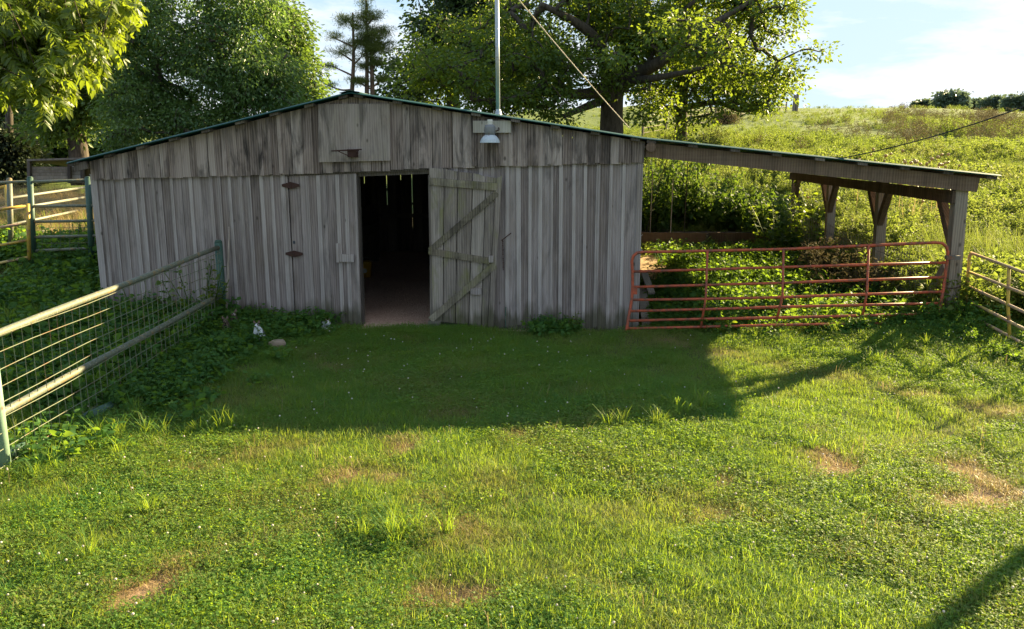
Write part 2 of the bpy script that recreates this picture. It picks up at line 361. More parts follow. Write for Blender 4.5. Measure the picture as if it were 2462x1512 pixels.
soil = g.ramp(g.noise(p, 14, 6, 0.7), [(0.3, (0.055, 0.042, 0.022)), (0.7, (0.16, 0.12, 0.065))])
green = g.ramp(g.noise(p, 5, 6, 0.7), [(0.3, (0.045, 0.082, 0.016)), (0.7, (0.11, 0.14, 0.034))])
far_ = g.ramp(g.noise(p, 0.35, 8, 0.7), [(0.25, (0.055, 0.088, 0.024)), (0.55, (0.12, 0.16, 0.042)), (0.8, (0.20, 0.21, 0.075))])
sy = g.n('ShaderNodeSeparateXYZ'); g.l(p, sy.inputs[0])
c = g.mix(g.ramp(g.noise(p, 1.1, 4), [(0.42, 0.0), (0.62, 0.6)]), green, soil)
bare = g.n('ShaderNodeAttribute'); bare.attribute_name = 'var'
bf = g.math('ADD', bare.outputs['Fac'], g.math('MULTIPLY', g.math('SUBTRACT', g.noise(p, 9, 5, 0.7), 0.5), 0.9))
c = g.mix(g.ramp(bf, [(0.42, 0.0), (0.62, 1.0)]), c, g.ramp(g.noise(p, 40, 5, 0.7), [(0.3, (0.12, 0.075, 0.042)), (0.7, (0.32, 0.22, 0.135))]))
c = g.mix(g.ramp(g.math('MULTIPLY', sy.outputs[1], 0.01), [(0.24, 0.0), (0.32, 1.0)]), c, far_)
g.l(g.bsdf(c, 0.95, spec=0.1, normal=g.bump(g.noise(p, 30, 4, 0.7), 0.6, 0.03)), out.inputs[0])
def fnoise(x, y, f, s): return (np.sin(x * f + s) * np.sin(y * f * 1.13 + 1.7 * s) + np.sin((x + y) * f * .61 + 2.3 * s) + .6 * np.sin((x - 1.3 * y) * f * 1.7 + s * 3.1)) / 2.6
# bare and dry spots seen in the lawn (photo pixel -> ground)
def gpt(x, y):
    d = _fw + _rt * (x - CX) / FPX - _up * (y - CY) / FPX; t = -CH / d[2]; return d[0] * t, d[1] * t
SPOTS = [(*gpt(x, y), r_, s) for x, y, r_, s in ((960, 1075, .17, 1), (950, 1095, .10, 1), (940, 1145, .16, .9), (815, 1150, .24, .65), (700, 1230, .5, .35), (1020, 1415, .14, 1), (1050, 1400, .1, .9), (1110, 1440, .16, 1), (300, 1450, .22, .85), (350, 1430, .18, .9), (420, 1400, .2, .5),
         (1990, 1090, .2, 1), (2020, 1130, .22, 1), (1970, 1140, .12, 1), (2180, 1190, .16, .9), (2330, 1140, .5, .72), (2400, 1200, .5, .8), (2280, 1210, .26, .75), (2200, 1280, .2, .6), (2140, 1220, .12, .9), (2010, 1110, .12, 1), (1945, 1045, .14, .9), (1740, 1150, .15, .8), (1480, 1240, .35, .4), (1050, 1290, .4, .45), (1200, 1170, .35, .4), (470, 1160, .4, .35), (640, 1090, .35, .4), (1450, 1000, .3, .3), (1060, 900, .4, .35), (560, 960, .4, .3))]
def dryness(x, y):
    d = np.zeros(len(x))
    for sx, sy_, r_, s in SPOTS: d = np.maximum(d, s * np.exp(-(((x - sx) ** 2 + ((y - sy_) * .8) ** 2) / (r_ * (1 + .55 * fnoise(x, y, 7.0, sx * 3))) ** 2)))
    return np.clip(d + 0.34 * sst(-0.1, 0.8, fnoise(x, y, 1.9, 2.0)) + 0.28 * sst(0.0, .8, fnoise(x, y, 4.7, 5.0)), 0, 1)
ground = link('ground', np_mesh('ground', np.stack([XX, YY, ZZ], -1).reshape(-1, 3), tris, np.array([dryness(XX.ravel(), YY.ravel())]).ravel() * (np.hypot(XX.ravel(), YY.ravel()) < 20), smooth=True), m)
tag(ground, 'green farmyard lawn rising into the weedy pasture hill', kind='structure')
del ground['label']

# ---------------------------------------------------------------- BARN
YW = 13.24                                   # front wall plane
ZT = lambda x: float(np.interp(x, [-8.1, -4.46, -2.49, 0.9], [2.41, 2.51, 2.60, 2.70]))       # lower edge of the gable boards
RX = [-8.40, -3.66, 0.87, 6.12]; RZ = [2.68, 3.765, 3.065, 2.515]                              # roof line
ZR = lambda x: float(np.interp(x, RX, RZ))
barn = thing('barn', 'long grey weathered board barn with green metal roof and open lean-to', 'barn', (-3.6, 18.3, 0))

def board(name, x0, x1, zb, zt0, zt1, y0, y1, mat, parent, tilt=0.0, slant=0.0):
    bm = bmesh.new()
    e = random.uniform(-0.004, 0.004)
    hexa(bm, [(x0 + tilt, y0 + e, zb), (x1 + tilt, y0 + e, zb), (x1 + tilt, y1, zb), (x0 + tilt, y1, zb),
              (x0, y0, zt0), (x1, y0, zt1), (x1, y1, zt1), (x0, y1, zt0)])
    return bm_obj(name, bm, mat, parent)
# lower front boards and battens
OPEN0, OPEN1, LEAF0 = -3.66, -2.46, -4.78
x = -8.10; seg = []
while x < 0.86:
    w = random.uniform(0.15, 0.185) if x < LEAF0 else random.uniform(0.155, 0.215)
    seg.append((x, min(x + w, 0.87))); x += w
joints = []
for a, b in seg:
    if a < LEAF0: b = min(b, LEAF0 - 0.014)
    if b > OPEN1: a = max(a, OPEN1)
    if b - a > 0.03 and (b <= LEAF0 + 1e-6 or a >= OPEN1 - 1e-6):
        a2 = a
        zb = tz((a + b) / 2, 13.0) - 0.05 + random.uniform(-0.03, 0.05)
        board('board', a2 + 0.003, min(b, 0.87) - 0.004, zb, ZT(a) + 0.12, ZT(b) + 0.12, YW + random.uniform(-0.004, 0.004), YW + 0.024, WOOD, barn, random.uniform(-0.006, 0.006))
        joints.append(b)
for k, j in enumerate(joints):
    if LEAF0 - 0.05 < j < OPEN1 + 0.05 or j > 0.80: continue
    if random.random() < 0.07: continue
    w = random.uniform(0.045, 0.075); o = random.uniform(-0.02, 0.02)
    board('batten', j - w / 2 + o, j + w / 2 + o, tz(j, 13.0) + random.uniform(-0.05, 0.08), ZT(j) + 0.1, ZT(j) + 0.1, YW - 0.026, YW - 0.005, BATTEN, barn, random.uniform(-0.018, 0.018))
board('corner_board', 0.80, 0.885, -0.02, 2.80, 2.79, YW - 0.028, YW - 0.004, BATTEN, barn)
board('corner_board', -8.13, -8.02, 0.2, 2.5, 2.5, YW - 0.028, YW - 0.004, BATTEN, barn)
# gable boards
x = -8.10; up = []
while x < 0.88:
    w = random.uniform(0.11, 0.22); b = min(x + w, 0.90)
    if b - x < 0.05: break
    dz = random.uniform(-0.012, 0.012)
    zb = ZT((x + b) / 2) + dz
    t0, t1 = ZR(x) - 0.045, ZR(b) - 0.045
    if t0 > zb + 0.05:
        yy = YW - 0.055 + random.uniform(-0.006, 0.004)
        board('gable_board', x + 0.003, b - 0.004, zb, t0, t1, yy, YW - 0.030, WOODUP, barn, random.uniform(-0.006, 0.006)); up.append(b)
    x = b
for j in up:
    if random.random() < 0.42 and j < 0.8 and not (-4.2 < j < -3.1):
        w = random.uniform(0.05, 0.085)
        board('gable_batten', j - w / 2, j + w / 2, ZT(j) + random.uniform(-0.01, 0.02), ZR(j - w / 2) - 0.05, ZR(j + w / 2) - 0.05, YW - 0.080, YW - 0.0625, WOODUP, barn, random.uniform(-0.01, 0.01))
# header over the door, sills and inner frame
bm = bmesh.new(); beam(bm, (-4.85, YW + 0.09, 2.48), (-2.35, YW + 0.09, 2.585), 0.10, 0.12); bm_obj('door_header', bm, DARKW, barn)
bm = bmesh.new(); beam(bm, (-4.85, YW - 0.005, 2.487), (-2.42, YW - 0.005, 2.592), 0.03, 0.03); bm_obj('door_track', bm, DARKW, barn)
for px_, w in ((-3.70, 0.12), (-2.40, 0.12), (-8.0, 0.14), (0.76, 0.14), (-6.0, 0.12), (-1.0, 0.12)):
    bm = bmesh.new(); box(bm, px_ - w / 2, px_ + w / 2, YW + 0.03, YW + 0.15, -0.1, ZR(px_) - 0.10); bm_obj('frame_post', bm, DARKW, barn)
for yy in (16.6, 20.0):
    for px_ in (-6.35, -2.2):
        bm = bmesh.new(); box(bm, px_ - 0.07, px_ + 0.07, yy, yy + 0.14, -0.1, ZR(px_) - 0.1); bm_obj('frame_post', bm, DARKW, barn)
# back wall: boards with a few gaps that let the daylight in
YB = 23.4
gaps = [(-6.42, 0.02), (-6.24, 0.018), (-5.595, 0.022), (-5.34, 0.02), (-5.19, 0.022), (-4.87, 0.026)]
edges = [-8.05]; gi = 0
for gx0, gw in gaps + [(0.87, 0)]:
    a = edges[-1]; n = max(1, round((gx0 - a) / 0.26))
    for k in range(1, n): edges.append(a + (gx0 - a) * k / n)
    edges.append(gx0)
for a, b in zip(edges, edges[1:]):
    r_ = next((gw for gx0, gw in gaps if abs(gx0 - b) < 1e-6), 0.0)
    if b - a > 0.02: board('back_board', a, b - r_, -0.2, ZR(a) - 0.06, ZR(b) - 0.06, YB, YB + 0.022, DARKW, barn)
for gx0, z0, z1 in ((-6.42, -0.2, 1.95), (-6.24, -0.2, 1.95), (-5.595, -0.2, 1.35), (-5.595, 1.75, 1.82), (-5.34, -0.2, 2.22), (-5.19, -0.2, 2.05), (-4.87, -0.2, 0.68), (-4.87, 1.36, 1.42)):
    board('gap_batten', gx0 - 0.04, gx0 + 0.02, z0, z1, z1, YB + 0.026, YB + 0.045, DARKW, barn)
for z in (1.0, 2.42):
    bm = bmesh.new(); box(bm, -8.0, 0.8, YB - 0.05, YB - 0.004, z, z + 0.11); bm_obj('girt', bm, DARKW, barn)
# side walls
for xs, sgn in ((0.87, 1), (-8.10, -1)):
    y = YW + 0.026
    while y < YB - 0.02:
        w = random.uniform(0.22, 0.30); y2 = min(y + w, YB - 0.004)
        bm = bmesh.new(); xa, xb = (xs - 0.024, xs) if sgn > 0 else (xs, xs + 0.024)
        box(bm, xa, xb + random.uniform(0, 0.006), y + 0.002, y2 - 0.003, -0.15, ZR(xs) - 0.06); bm_obj('side_board', bm, WOOD, barn)
        y = y2
# roof: three slopes of ribbed sheet with purlins under them
for i in range(3):
    x0, x1, z0, z1 = RX[i], RX[i + 1], RZ[i], RZ[i + 1]
    y = 13.02
    while y < 23.7:
        y2 = min(y + 0.92, 23.75); bm = bmesh.new(); n = 18; th = 0.012
        rows = []
        for k in range(n + 1):
            t = k / n; yy = y + (y2 - y - 0.006) * t
            rib = 0.018 if k % 3 == 1 else 0.0
            rows.append([bm.verts.new((x0, yy, z0 + rib)), bm.verts.new((x1, yy, z1 + rib)), bm.verts.new((x1, yy, z1 + rib - th)), bm.verts.new((x0, yy, z0 + rib - th))])
        for a, b in zip(rows, rows[1:]):
            for k in range(4): bm.faces.new((a[k], a[(k + 1) % 4], b[(k + 1) % 4], b[k]))
        bm.faces.new(rows[0][::-1]); bm.faces.new(rows[-1])
        bm_obj('roof_sheet', bm, TEAL, barn); y = y2
    L = x1 - x0; n = max(2, round(L / 0.62))
    for k in range(n + 1):
        xc = x0 + 0.12 + (L - 0.24) * k / n; zc = ZR(xc) - 0.012 - 0.024
        bm = bmesh.new(); sl = (z1 - z0) / L
        y0 = 13.03 + random.uniform(0.0, 0.06)
        hexa(bm, [(xc - 0.07, y0, zc - 0.022 - 0.07 * sl), (xc + 0.07, y0, zc - 0.022 + 0.07 * sl), (xc + 0.07, 23.7, zc - 0.022 + 0.07 * sl), (xc - 0.07, 23.7, zc - 0.022 - 0.07 * sl),
                  (xc - 0.07, y0, zc + 0.02 - 0.07 * sl), (xc + 0.07, y0, zc + 0.02 + 0.07 * sl), (xc + 0.07, 23.7, zc + 0.02 + 0.07 * sl), (xc - 0.07, 23.7, zc + 0.02 - 0.07 * sl)])
        bm_obj('purlin', bm, DARKW, barn)
bm = bmesh.new()
for s in (-1, 1):
    xe = -3.66 + s * 0.16
    hexa(bm, [(-3.66, 13.0, 3.790), (xe, 13.0, ZR(xe) + 0.024), (xe, 23.78, ZR(xe) + 0.024), (-3.66, 23.78, 3.790), (-3.66, 13.0, 3.797), (xe, 13.0, ZR(xe) + 0.031), (xe, 23.78, ZR(xe) + 0.031), (-3.66, 23.78, 3.797)])
bm_obj('ridge_cap', bm, TEAL, barn)
bm = bmesh.new(); beam(bm, (-8.30, 13.10, ZR(-8.30) - 0.10), (-8.08, 13.10, ZR(-8.08) - 0.10), 0.05, 0.12); bm_obj('eave_block', bm, DARKW, barn)
# lean-to: rafters, eave beam, posts and knee braces
PXX = 5.62
for i, yy in enumerate((13.17, 16.55, 19.95, 23.35)):
    bm = bmesh.new(); xa = 0.93 if i else 0.92
    beam(bm, (xa, yy, ZR(xa) - 0.165), (5.86, yy, ZR(5.86) - 0.165), 0.045, 0.215); bm_obj('rafter', bm, BEAMW, barn)
bm = bmesh.new(); tube(bm, [(0.98, 13.02, ZR(0.98) - 0.12), (0.98, 13.6, ZR(0.98) - 0.12)], 0.075, 10); bm_obj('purlin_log_end', bm, BEAMW, barn)
EZ = ZR(PXX) - 0.28
bm = bmesh.new(); box(bm, PXX - 0.10, PXX - 0.055, 13.20, 23.5, EZ - 0.19, EZ); bm_obj('eave_beam', bm, BEAMW, barn)
for i, yy in enumerate((13.30, 16.65, 20.0, 23.35)):
    zb = tz(PXX, yy) - 0.1
    bm = bmesh.new(); box(bm, PXX - 0.05, PXX + 0.13, yy - 0.09, yy + 0.09, zb, EZ + 0.05); 
    for v in bm.verts:
        if v.co.z < 1: v.co.x += 0.05
    po = bm_obj('post', bm, POSTW, barn)
    for s in ((1,) if i == 0 else ((-1, 1) if i < 3 else (-1,))):
        bm = bmesh.new(); beam(bm, (PXX + 0.02, yy + s * 0.06, EZ - 0.78), (PXX + 0.0, yy + s * 0.52, EZ - 0.16), 0.14, 0.10, (1, 0, 0)); bm_obj('knee_brace', bm, BEAMW, po)
# closed left door leaf with strap hinges and latch block
dl = bmesh.new(); beam(dl, (LEAF0 + 0.05, YW + 0.05, 0.35), (OPEN0 - 0.03, YW + 0.05, 0.35), 0.03, 0.14); beam(dl, (LEAF0 + 0.05, YW + 0.05, 2.2), (OPEN0 - 0.03, YW + 0.05, 2.2), 0.03, 0.14)
dleaf = bm_obj('door', dl, DARKW, barn); dleaf['label'] = 'closed left door leaf with rusty strap hinges'
xs = np.linspace(LEAF0, OPEN0, 8) + np.array([0, .02, -.015, .02, -.02, .01, -.01, 0])
for a, b in zip(xs, xs[1:]):
    board('board', a + 0.003, b - 0.003, 0.03 + random.uniform(-0.02, 0.03), ZT(a) - 0.02, ZT(b) - 0.02, YW - 0.006, YW + 0.02, WOOD, dleaf, 0.0)
for k, j in enumerate(xs[1:]):
    if k in (0, 3): continue
    board('batten', j - 0.035, j + 0.03 if k < 6 else j, 0.05 + random.uniform(-0.02, 0.06), ZT(j) - 0.03, ZT(j) - 0.03, YW - 0.030, YW - 0.009, BATTEN, dleaf, random.uniform(-0.01, 0.01))
for zc in (2.33, 1.22, 0.13):
    bm = bmesh.new(); xc = -4.74; y0 = YW - 0.040
    pts = [(-0.145, 0.018), (-0.02, 0.05), (0.02, 0.05), (0.145, 0.018), (0.145, -0.018), (0.02, -0.05), (-0.02, -0.05), (-0.145, -0.018)]
    a = [bm.verts.new((xc + u, y0, zc + w)) for u, w in pts]; b = [bm.verts.new((xc + u, y0 + 0.008, zc + w)) for u, w in pts]
    bm.faces.new(a[::-1]); bm.faces.new(b)
    for k in range(8): bm.faces.new((a[k], a[(k + 1) % 8], b[(k + 1) % 8], b[k]))
    tube(bm, [(xc, y0 - 0.004, zc - 0.055), (xc, y0 - 0.004, zc + 0.055)], 0.011, 6)
    bm_obj('hinge', bm, RUST, dleaf)
bm = bmesh.new(); box(bm, -3.98, -3.74, YW - 0.065, YW - 0.035, 1.10, 1.225); bm_obj('latch_block', bm, BATTEN, dleaf)
bm = bmesh.new(); box(bm, -4.03, -3.985, YW - 0.060, YW - 0.035, 1.09, 1.40); bm_obj('latch_block', bm, BATTEN, dleaf)
bm = bmesh.new(); box(bm, -4.755, -4.725, YW - 0.018, YW - 0.0065, 1.385, 1.43); bm_obj('bolt_hole_patch', bm, HOLESHADE, dleaf)  # dark block on the boards, painted shade in place of a real hole
# open right door leaf, folded back against the wall, with its Z braces showing
YD = 13.10
def D_(x, y, dy=0.0): return at(x, y, YD + dy)
bm = bmesh.new(); box(bm, -2.47, -2.44, YD - 0.012, YW - 0.03, 0.2, 2.5)
dopen = bm_obj('door', bm, DARKW, barn); dopen['label'] = 'mossy right door leaf swung open with Z braces'
tops = [(1031, 403), (1068, 406), (1101, 413), (1137, 416), (1168, 424), (1194, 428), (1208, 419)]
bots = [(1033, 772), (1065, 774), (1095, 777), (1127, 782), (1157, 787), (1172, 789), (1187, 790)]
for k in range(6):
    bm = bmesh.new(); e = 0.0 if k < 5 else -0.03
    a, b = D_(tops[k][0] + 1, tops[k][1]), D_(tops[k + 1][0] - 1, tops[k + 1][1] if k < 5 else tops[k + 1][1] + 3)
    c_, d_ = D_(bots[k + 1][0] - 1, bots[k + 1][1]), D_(bots[k][0] + 1, bots[k][1])
    pts = []
    for p_ in (d_, c_): pts.append(Vector((p_.x, YD + e, p_.z)))
    for p_ in (c_, d_): pts.append(Vector((p_.x, YD + 0.024 + e, p_.z)))
    for p_ in (a, b): pts.append(Vector((p_.x, YD + e, p_.z)))
    for p_ in (b, a): pts.append(Vector((p_.x, YD + 0.024 + e, p_.z)))
    hexa(bm, pts); bm_obj('board', bm, DOORW, dopen)
for n_, a, b, h, dy in (('crossbar', (1032, 435), (1196, 449), 0.115, -0.018), ('crossbar', (1031, 603), (1178, 627), 0.10, -0.018), ('brace', (1034, 602), (1196, 463), 0.095, -0.021), ('brace', (1036, 768), (1190, 636), 0.105, -0.021)):
    p_, q_ = D_(*a), D_(*b); p_.y = q_.y = YD + dy
    bm = bmesh.new(); beam(bm, p_, q_, 0.032, h, (0, 0, 1)); o = bm_obj(n_, bm, BRACEW, dopen)
for x0, y0, x1, y1 in ((1132, 693, 1158, 707), (1176, 614, 1187, 630), (1031, 771, 1060, 783)):
    bm = bmesh.new(); a, b = D_(x0, y1), D_(x1, y0); box(bm, a.x, b.x, YD - 0.045, YD - 0.004, a.z, b.z); bm_obj('wood_block', bm, BATTEN, dopen)
# gravel floor and the dim things inside
m, nt, out = mat_new('barn_gravel'); g = NT(nt); geo = g.n('ShaderNodeNewGeometry'); p = geo.outputs['Position']
vo = g.n('ShaderNodeTexVoronoi'); vo.inputs['Scale'].default_value = 38; g.l(p, vo.inputs['Vector'])
cc = g.mix(g.noise(p, 1.5, 4), g.ramp(vo.outputs['Color'], [(0.1, (0.32, 0.195, 0.14)), (0.9, (0.70, 0.50, 0.39))]), (0.54, 0.36, 0.27))
g.l(g.bsdf(cc, 0.9, spec=0.15, normal=g.bump(vo.outputs['Distance'], 0.9, 0.02)), out.inputs[0])
xs_ = np.linspace(-8.05, 0.84, 60); ys_ = np.linspace(13.0, 23.38, 70); A, B = np.meshgrid(xs_, ys_)
C = 0.02 + 0.03 * np.sin(A * 2.1) * np.sin(B * 1.7) + rng.normal(0, 0.006, A.shape) - 0.16 * sst(13.3, 13.0, B)
ii = np.arange(A.size).reshape(A.shape); q = np.stack([ii[:-1, :-1], ii[:-1, 1:], ii[1:, 1:], ii[1:, :-1]], -1).reshape(-1, 4)
gf = link('gravel_floor', np_mesh('gravel_floor', np.stack([A, B, C], -1).reshape(-1, 3), np.concatenate([q[:, [0, 1, 2]], q[:, [0, 2, 3]]]), smooth=True), m); tag(gf, kind='structure')
stall = thing('stall_partition', 'dim plank stall partition just inside the open barn doorway', 'partition', (-5.3, 18, 0))
for k in range(6):
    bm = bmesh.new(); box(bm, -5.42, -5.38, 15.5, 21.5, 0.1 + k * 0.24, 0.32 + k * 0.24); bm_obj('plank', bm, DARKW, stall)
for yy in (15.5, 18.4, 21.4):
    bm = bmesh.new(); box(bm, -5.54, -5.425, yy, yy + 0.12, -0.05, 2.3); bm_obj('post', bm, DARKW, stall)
bk = thing('bucket', 'yellow plastic bucket standing inside the dark barn doorway', 'bucket', (-5.0, 18.6, 0.02))
bm = bmesh.new(); lathe(bm, [(0.115, 0.0), (0.145, 0.33), (0.155, 0.335), (0.155, 0.36), (0.14, 0.362), (0.11, 0.02)], 18, bk.location); bm_obj('body', bm, YPLAST, bk, smooth=True)
bm = bmesh.new(); tube(bm, [(-5.0 + 0.152 * math.cos(a), 18.6 + 0.05 * math.sin(a) - 0.08, 0.37 + 0.10 * math.sin(a)) for a in np.linspace(0, math.pi, 9)], 0.004, 5); bm_obj('handle', bm, GALV, bk)
bm = bmesh.new(); lathe(bm, [(0.0, 0.0), (0.055, 0.0), (0.055, 0.003)], 14, (0, 0, 0))
bmesh.ops.rotate(bm, verts=bm.verts, matrix=Matrix.Rotation(R(90), 3, 'X')); bmesh.ops.translate(bm, verts=bm.verts, vec=(-4.99, 18.459, 0.18)); bm_obj('round_label', bm, BONE, bk)

# ---------------------------------------------------------------- things fixed to the front of the barn
hoop = thing('basketball_hoop', 'rusty bent basketball hoop on a plywood backboard under the gable peak', 'basketball hoop', (-3.6, 13.1, 3.1))
bbp = [(766, 250), (937, 249), (939, 386), (766, 390)]
bm = bmesh.new(); P4 = [at(x, y, 13.13) for x, y in bbp]
hexa(bm, [(P4[3].x, 13.12, P4[3].z), (P4[2].x, 13.12, P4[2].z), (P4[2].x, 13.138, P4[2].z), (P4[3].x, 13.138, P4[3].z), (P4[0].x, 13.12, P4[0].z), (P4[1].x, 13.12, P4[1].z), (P4[1].x, 13.138, P4[1].z), (P4[0].x, 13.138, P4[0].z)])
bm_obj('backboard', bm, PLYW, hoop)
rc = at(833, 361, 12.78); br = at(850, 367, 13.11)
bm = bmesh.new(); ring = [(rc.x + 0.225 * math.cos(t), rc.y + 0.225 * math.sin(t), rc.z + 0.012 * math.cos(t)) for t in np.linspace(0, 2 * math.pi, 25)]
tube(bm, ring, 0.0095, 6, False); bm_obj('rim', bm, RUST, hoop)
bm = bmesh.new(); box(bm, br.x - 0.075, br.x + 0.075, 13.02, 13.117, br.z - 0.07, br.z + 0.055); bm_obj('bracket', bm, RUST, hoop)
for s in (-0.19, 0.17):
    bm = bmesh.new(); tube(bm, [(rc.x + s, rc.y + 0.08, rc.z), (br.x + (0.03 if s > 0 else -0.03), 13.03, br.z - 0.06)], 0.007, 6); bm_obj('stay', bm, RUST, hoop)

lamp = thing('barn_light', 'round grey yard light with flared reflector on a pale board below the roof', 'light', at(1178, 320, 13.1))
bm = bmesh.new(); a, b = at(1138, 319, 13.14), at(1229, 290, 13.14); box(bm, a.x, b.x, 13.112, 13.137, a.z, b.z); bm_obj('mounting_board', bm, PALEW, lamp)
lc = at(1178, 325, 12.98); lc.y = 12.98
def lz(y): return at(1178, y, 12.98).z
bm = bmesh.new(); lathe(bm, [(0.075, lz(325)), (0.087, lz(318)), (0.085, lz(306)), (0.075, lz(301)), (0.04, lz(299))], 18, (lc.x, lc.y, 0)); bm_obj('housing', bm, LAMPG, lamp, smooth=True)
bm = bmesh.new(); lathe(bm, [(0.042, lz(300)), (0.044, lz(290)), (0.038, lz(287))], 14, (lc.x, lc.y, 0)); bm_obj('photocell', bm, BONE, lamp)
bm = bmesh.new(); n = 40
rings = []
for r_, z_ in ((0.072, lz(324)), (0.10, lz(328)), (0.135, lz(335)), (0.147, lz(341)), (0.150, lz(343)), (0.142, lz(342)), (0.09, lz(329)), (0.06, lz(326))):
    rings.append([bm.verts.new((lc.x + (r_ + (0.005 if k % 2 and r_ > 0.08 else 0)) * math.cos(2 * math.pi * k / n), lc.y + (r_ + (0.005 if k % 2 and r_ > 0.08 else 0)) * math.sin(2 * math.pi * k / n), z_)) for k in range(n)])
for a, b in zip(rings, rings[1:]):
    for k in range(n): bm.faces.new((a[k], a[(k + 1) % n], b[(k + 1) % n], b[k]))
bm_obj('reflector', bm, ALU, lamp)
bm = bmesh.new(); tube(bm, [(lc.x, 13.112, lz(312)), (lc.x, 13.05, lz(312))], 0.025, 8); bm_obj('bracket', bm, LAMPG, lamp)
bm = bmesh.new(); tube(bm, [at(1190, 316, 13.0), at(1200, 312, 13.09), at(1199, 306, 13.105)], 0.008, 6); bm_obj('bolt', bm, RUST, lamp)

mast = thing('utility_mast', 'galvanised pipe mast rising from the roof edge above the yard light', 'pipe mast', (-1.39, 13.5, 3.4))
mb = at(1198, 272, 13.5)
bm = bmesh.new(); MT = at(1198, -72, 13.5).z
bm = bmesh.new(); tube(bm, [(mb.x, 13.5, 3.2), (mb.x - 0.02, 13.5, MT)], 0.032, 12); bm_obj('pipe', bm, GALV, mast, smooth=True)
bm = bmesh.new(); lathe(bm, [(0.06, 3.44), (0.05, 3.46), (0.036, 3.52)], 12, (mb.x, 13.5, 0)); bm_obj('flashing', bm, GALV, mast)
bm = bmesh.new(); lathe(bm, [(0.05, MT), (0.06, MT + .06), (0.03, MT + .14)], 12, (mb.x - 0.02, 13.5, 0)); bm_obj('cap', bm, GALV, mast)
def sag(a, b, s, n=24): return [a.lerp(b, t) - Vector((0, 0, s * 4 * t * (1 - t))) for t in np.linspace(0, 1, n)]
bm = bmesh.new(); tube(bm, sag(Vector((mb.x, 13.5, MT - .06)), at(1512, 306, 22.5), 0.04), 0.011, 5)
tag(bm_obj('guy_cable', bm, ROPE), 'pale straight guy cable slanting from the mast down to the barn roof', 'cable')
bm = bmesh.new(); tube(bm, sag(at(2030, 379, 13.06), Vector((8.62, 11.1, 5.05)), 0.30), 0.010, 6)
tube(bm, sag(at(1835, 362, 13.12), at(2030, 379, 13.06), 0.03, 12), 0.008, 6)
tag(bm_obj('power_cable', bm, BLACKW), 'black power cable sagging from the lean-to beam towards the upper right', 'cable')

upole = thing('utility_pole', 'round wooden utility pole standing right of the yellow gate', 'utility pole', (8.62, 11.1, 0))
bm = bmesh.new(); tube(bm, [(8.62, 11.1, -.3), (8.62, 11.1, 3.0), (8.6, 11.1, 6.6)], [.09, .08, .07], 12); bm_obj('shaft', bm, DARKW, upole, smooth=True)
bm = bmesh.new(); lathe(bm, [(.035, 0), (.05, .03), (.03, .06), (.045, .09), (.02, .11)], 10, (8.60, 10.95, 5.0)); bm_obj('insulator', bm, BONE, upole)
bm = bmesh.new(); pts = sag(at(1204, 580, 13.07), at(1228, 561, 13.19), 0.0, 4)
for k in range(8):
    a = at(1206, 578, 13.03).lerp(at(1229, 560, 13.19), k / 8); b = at(1206, 578, 13.03).lerp(at(1229, 560, 13.19), (k + .9) / 8); tube(bm, [a, b], 0.009, 5)
for k in range(14):
    a = at(1209, 578, 13.06).lerp(at(1210, 650, 13.06), k / 14); b = at(1209, 578, 13.06).lerp(at(1210, 650, 13.06), (k + .85) / 14); tube(bm, [a, b], 0.007 if k % 2 else 0.010, 5)
tag(bm_obj('chain', bm, RUST), 'rusty door chain hanging between the open door and the wall', 'chain')
bm = bmesh.new(); tube(bm, [at(1216, 795, 13.16), at(1215, 745, 13.18), at(1216, 738, 13.18)], 0.008, 6)
tag(bm_obj('iron_rod', bm, GRNP), 'thin bluish iron rod standing against the wall beside the open door', 'rod')
bm = bmesh.new(); tube(bm, [at(541, 797, 12.72), at(548, 670, 12.93), at(551, 545, 13.17)], [0.024, 0.02, 0.014], 8)
tag(bm_obj('wooden_pole', bm, POSTW, smooth=True), 'weathered wooden pole leaning on the wall beside the green fence post', 'pole')

# ---------------------------------------------------------------- red gate
gate = thing('red_gate', 'rusty red six-rail tube gate closing off the lean-to', 'gate', (3.2, 13.1, 0.2))
lt = [(1530, 607), (1521, 653), (1521, 690), (1519, 721), (1514, 748), (1510, 771), (1507, 790)]
rt_ = [(2268, 584), (2277, 631), (2272, 666), (2267, 701), (2262, 729), (2257, 754), (2252, 775)]
def gp(x, y, k): return at(x, y, 13.06 - (0.0 if k < 3 else 0.028 * (k - 2)))
GL = [gp(*p_, k) for k, p_ in enumerate(lt)]; GR = [gp(*p_, k) for k, p_ in enumerate(rt_)]
for k in range(1, 7):
    bm = bmesh.new(); mid = GL[k].lerp(GR[k], 0.5) + Vector((0, 0, random.uniform(-0.022, 0.010)))
    tube(bm, [GL[k], GL[k].lerp(mid, 0.5) + Vector((0, 0, random.uniform(-0.006, 0.006))), mid, mid.lerp(GR[k], 0.5), GR[k]], 0.0215, 8); bm_obj('rail', bm, REDP, gate, smooth=True)
bm = bmesh.new()
cl = [GL[6] - Vector((0.01, 0, 0.05))] + [GL[k] for k in range(6, 0, -1)] + [at(1519, 628, 13.06), at(1523, 615, 13.06), at(1532, 608, 13.06), at(1545, 606, 13.06), at(1700, 603, 13.06), at(1884, 599, 13.06), at(2090, 590, 13.06), at(2250, 583, 13.06), at(2266, 585, 13.06), at(2276, 594, 13.06), at(2279, 608, 13.06)] + [GR[k] for k in range(1, 7)] + [at(2250, 790, 12.95)]
tube(bm, cl, 0.0235, 8); bm_obj('frame', bm, REDP, gate, smooth=True)
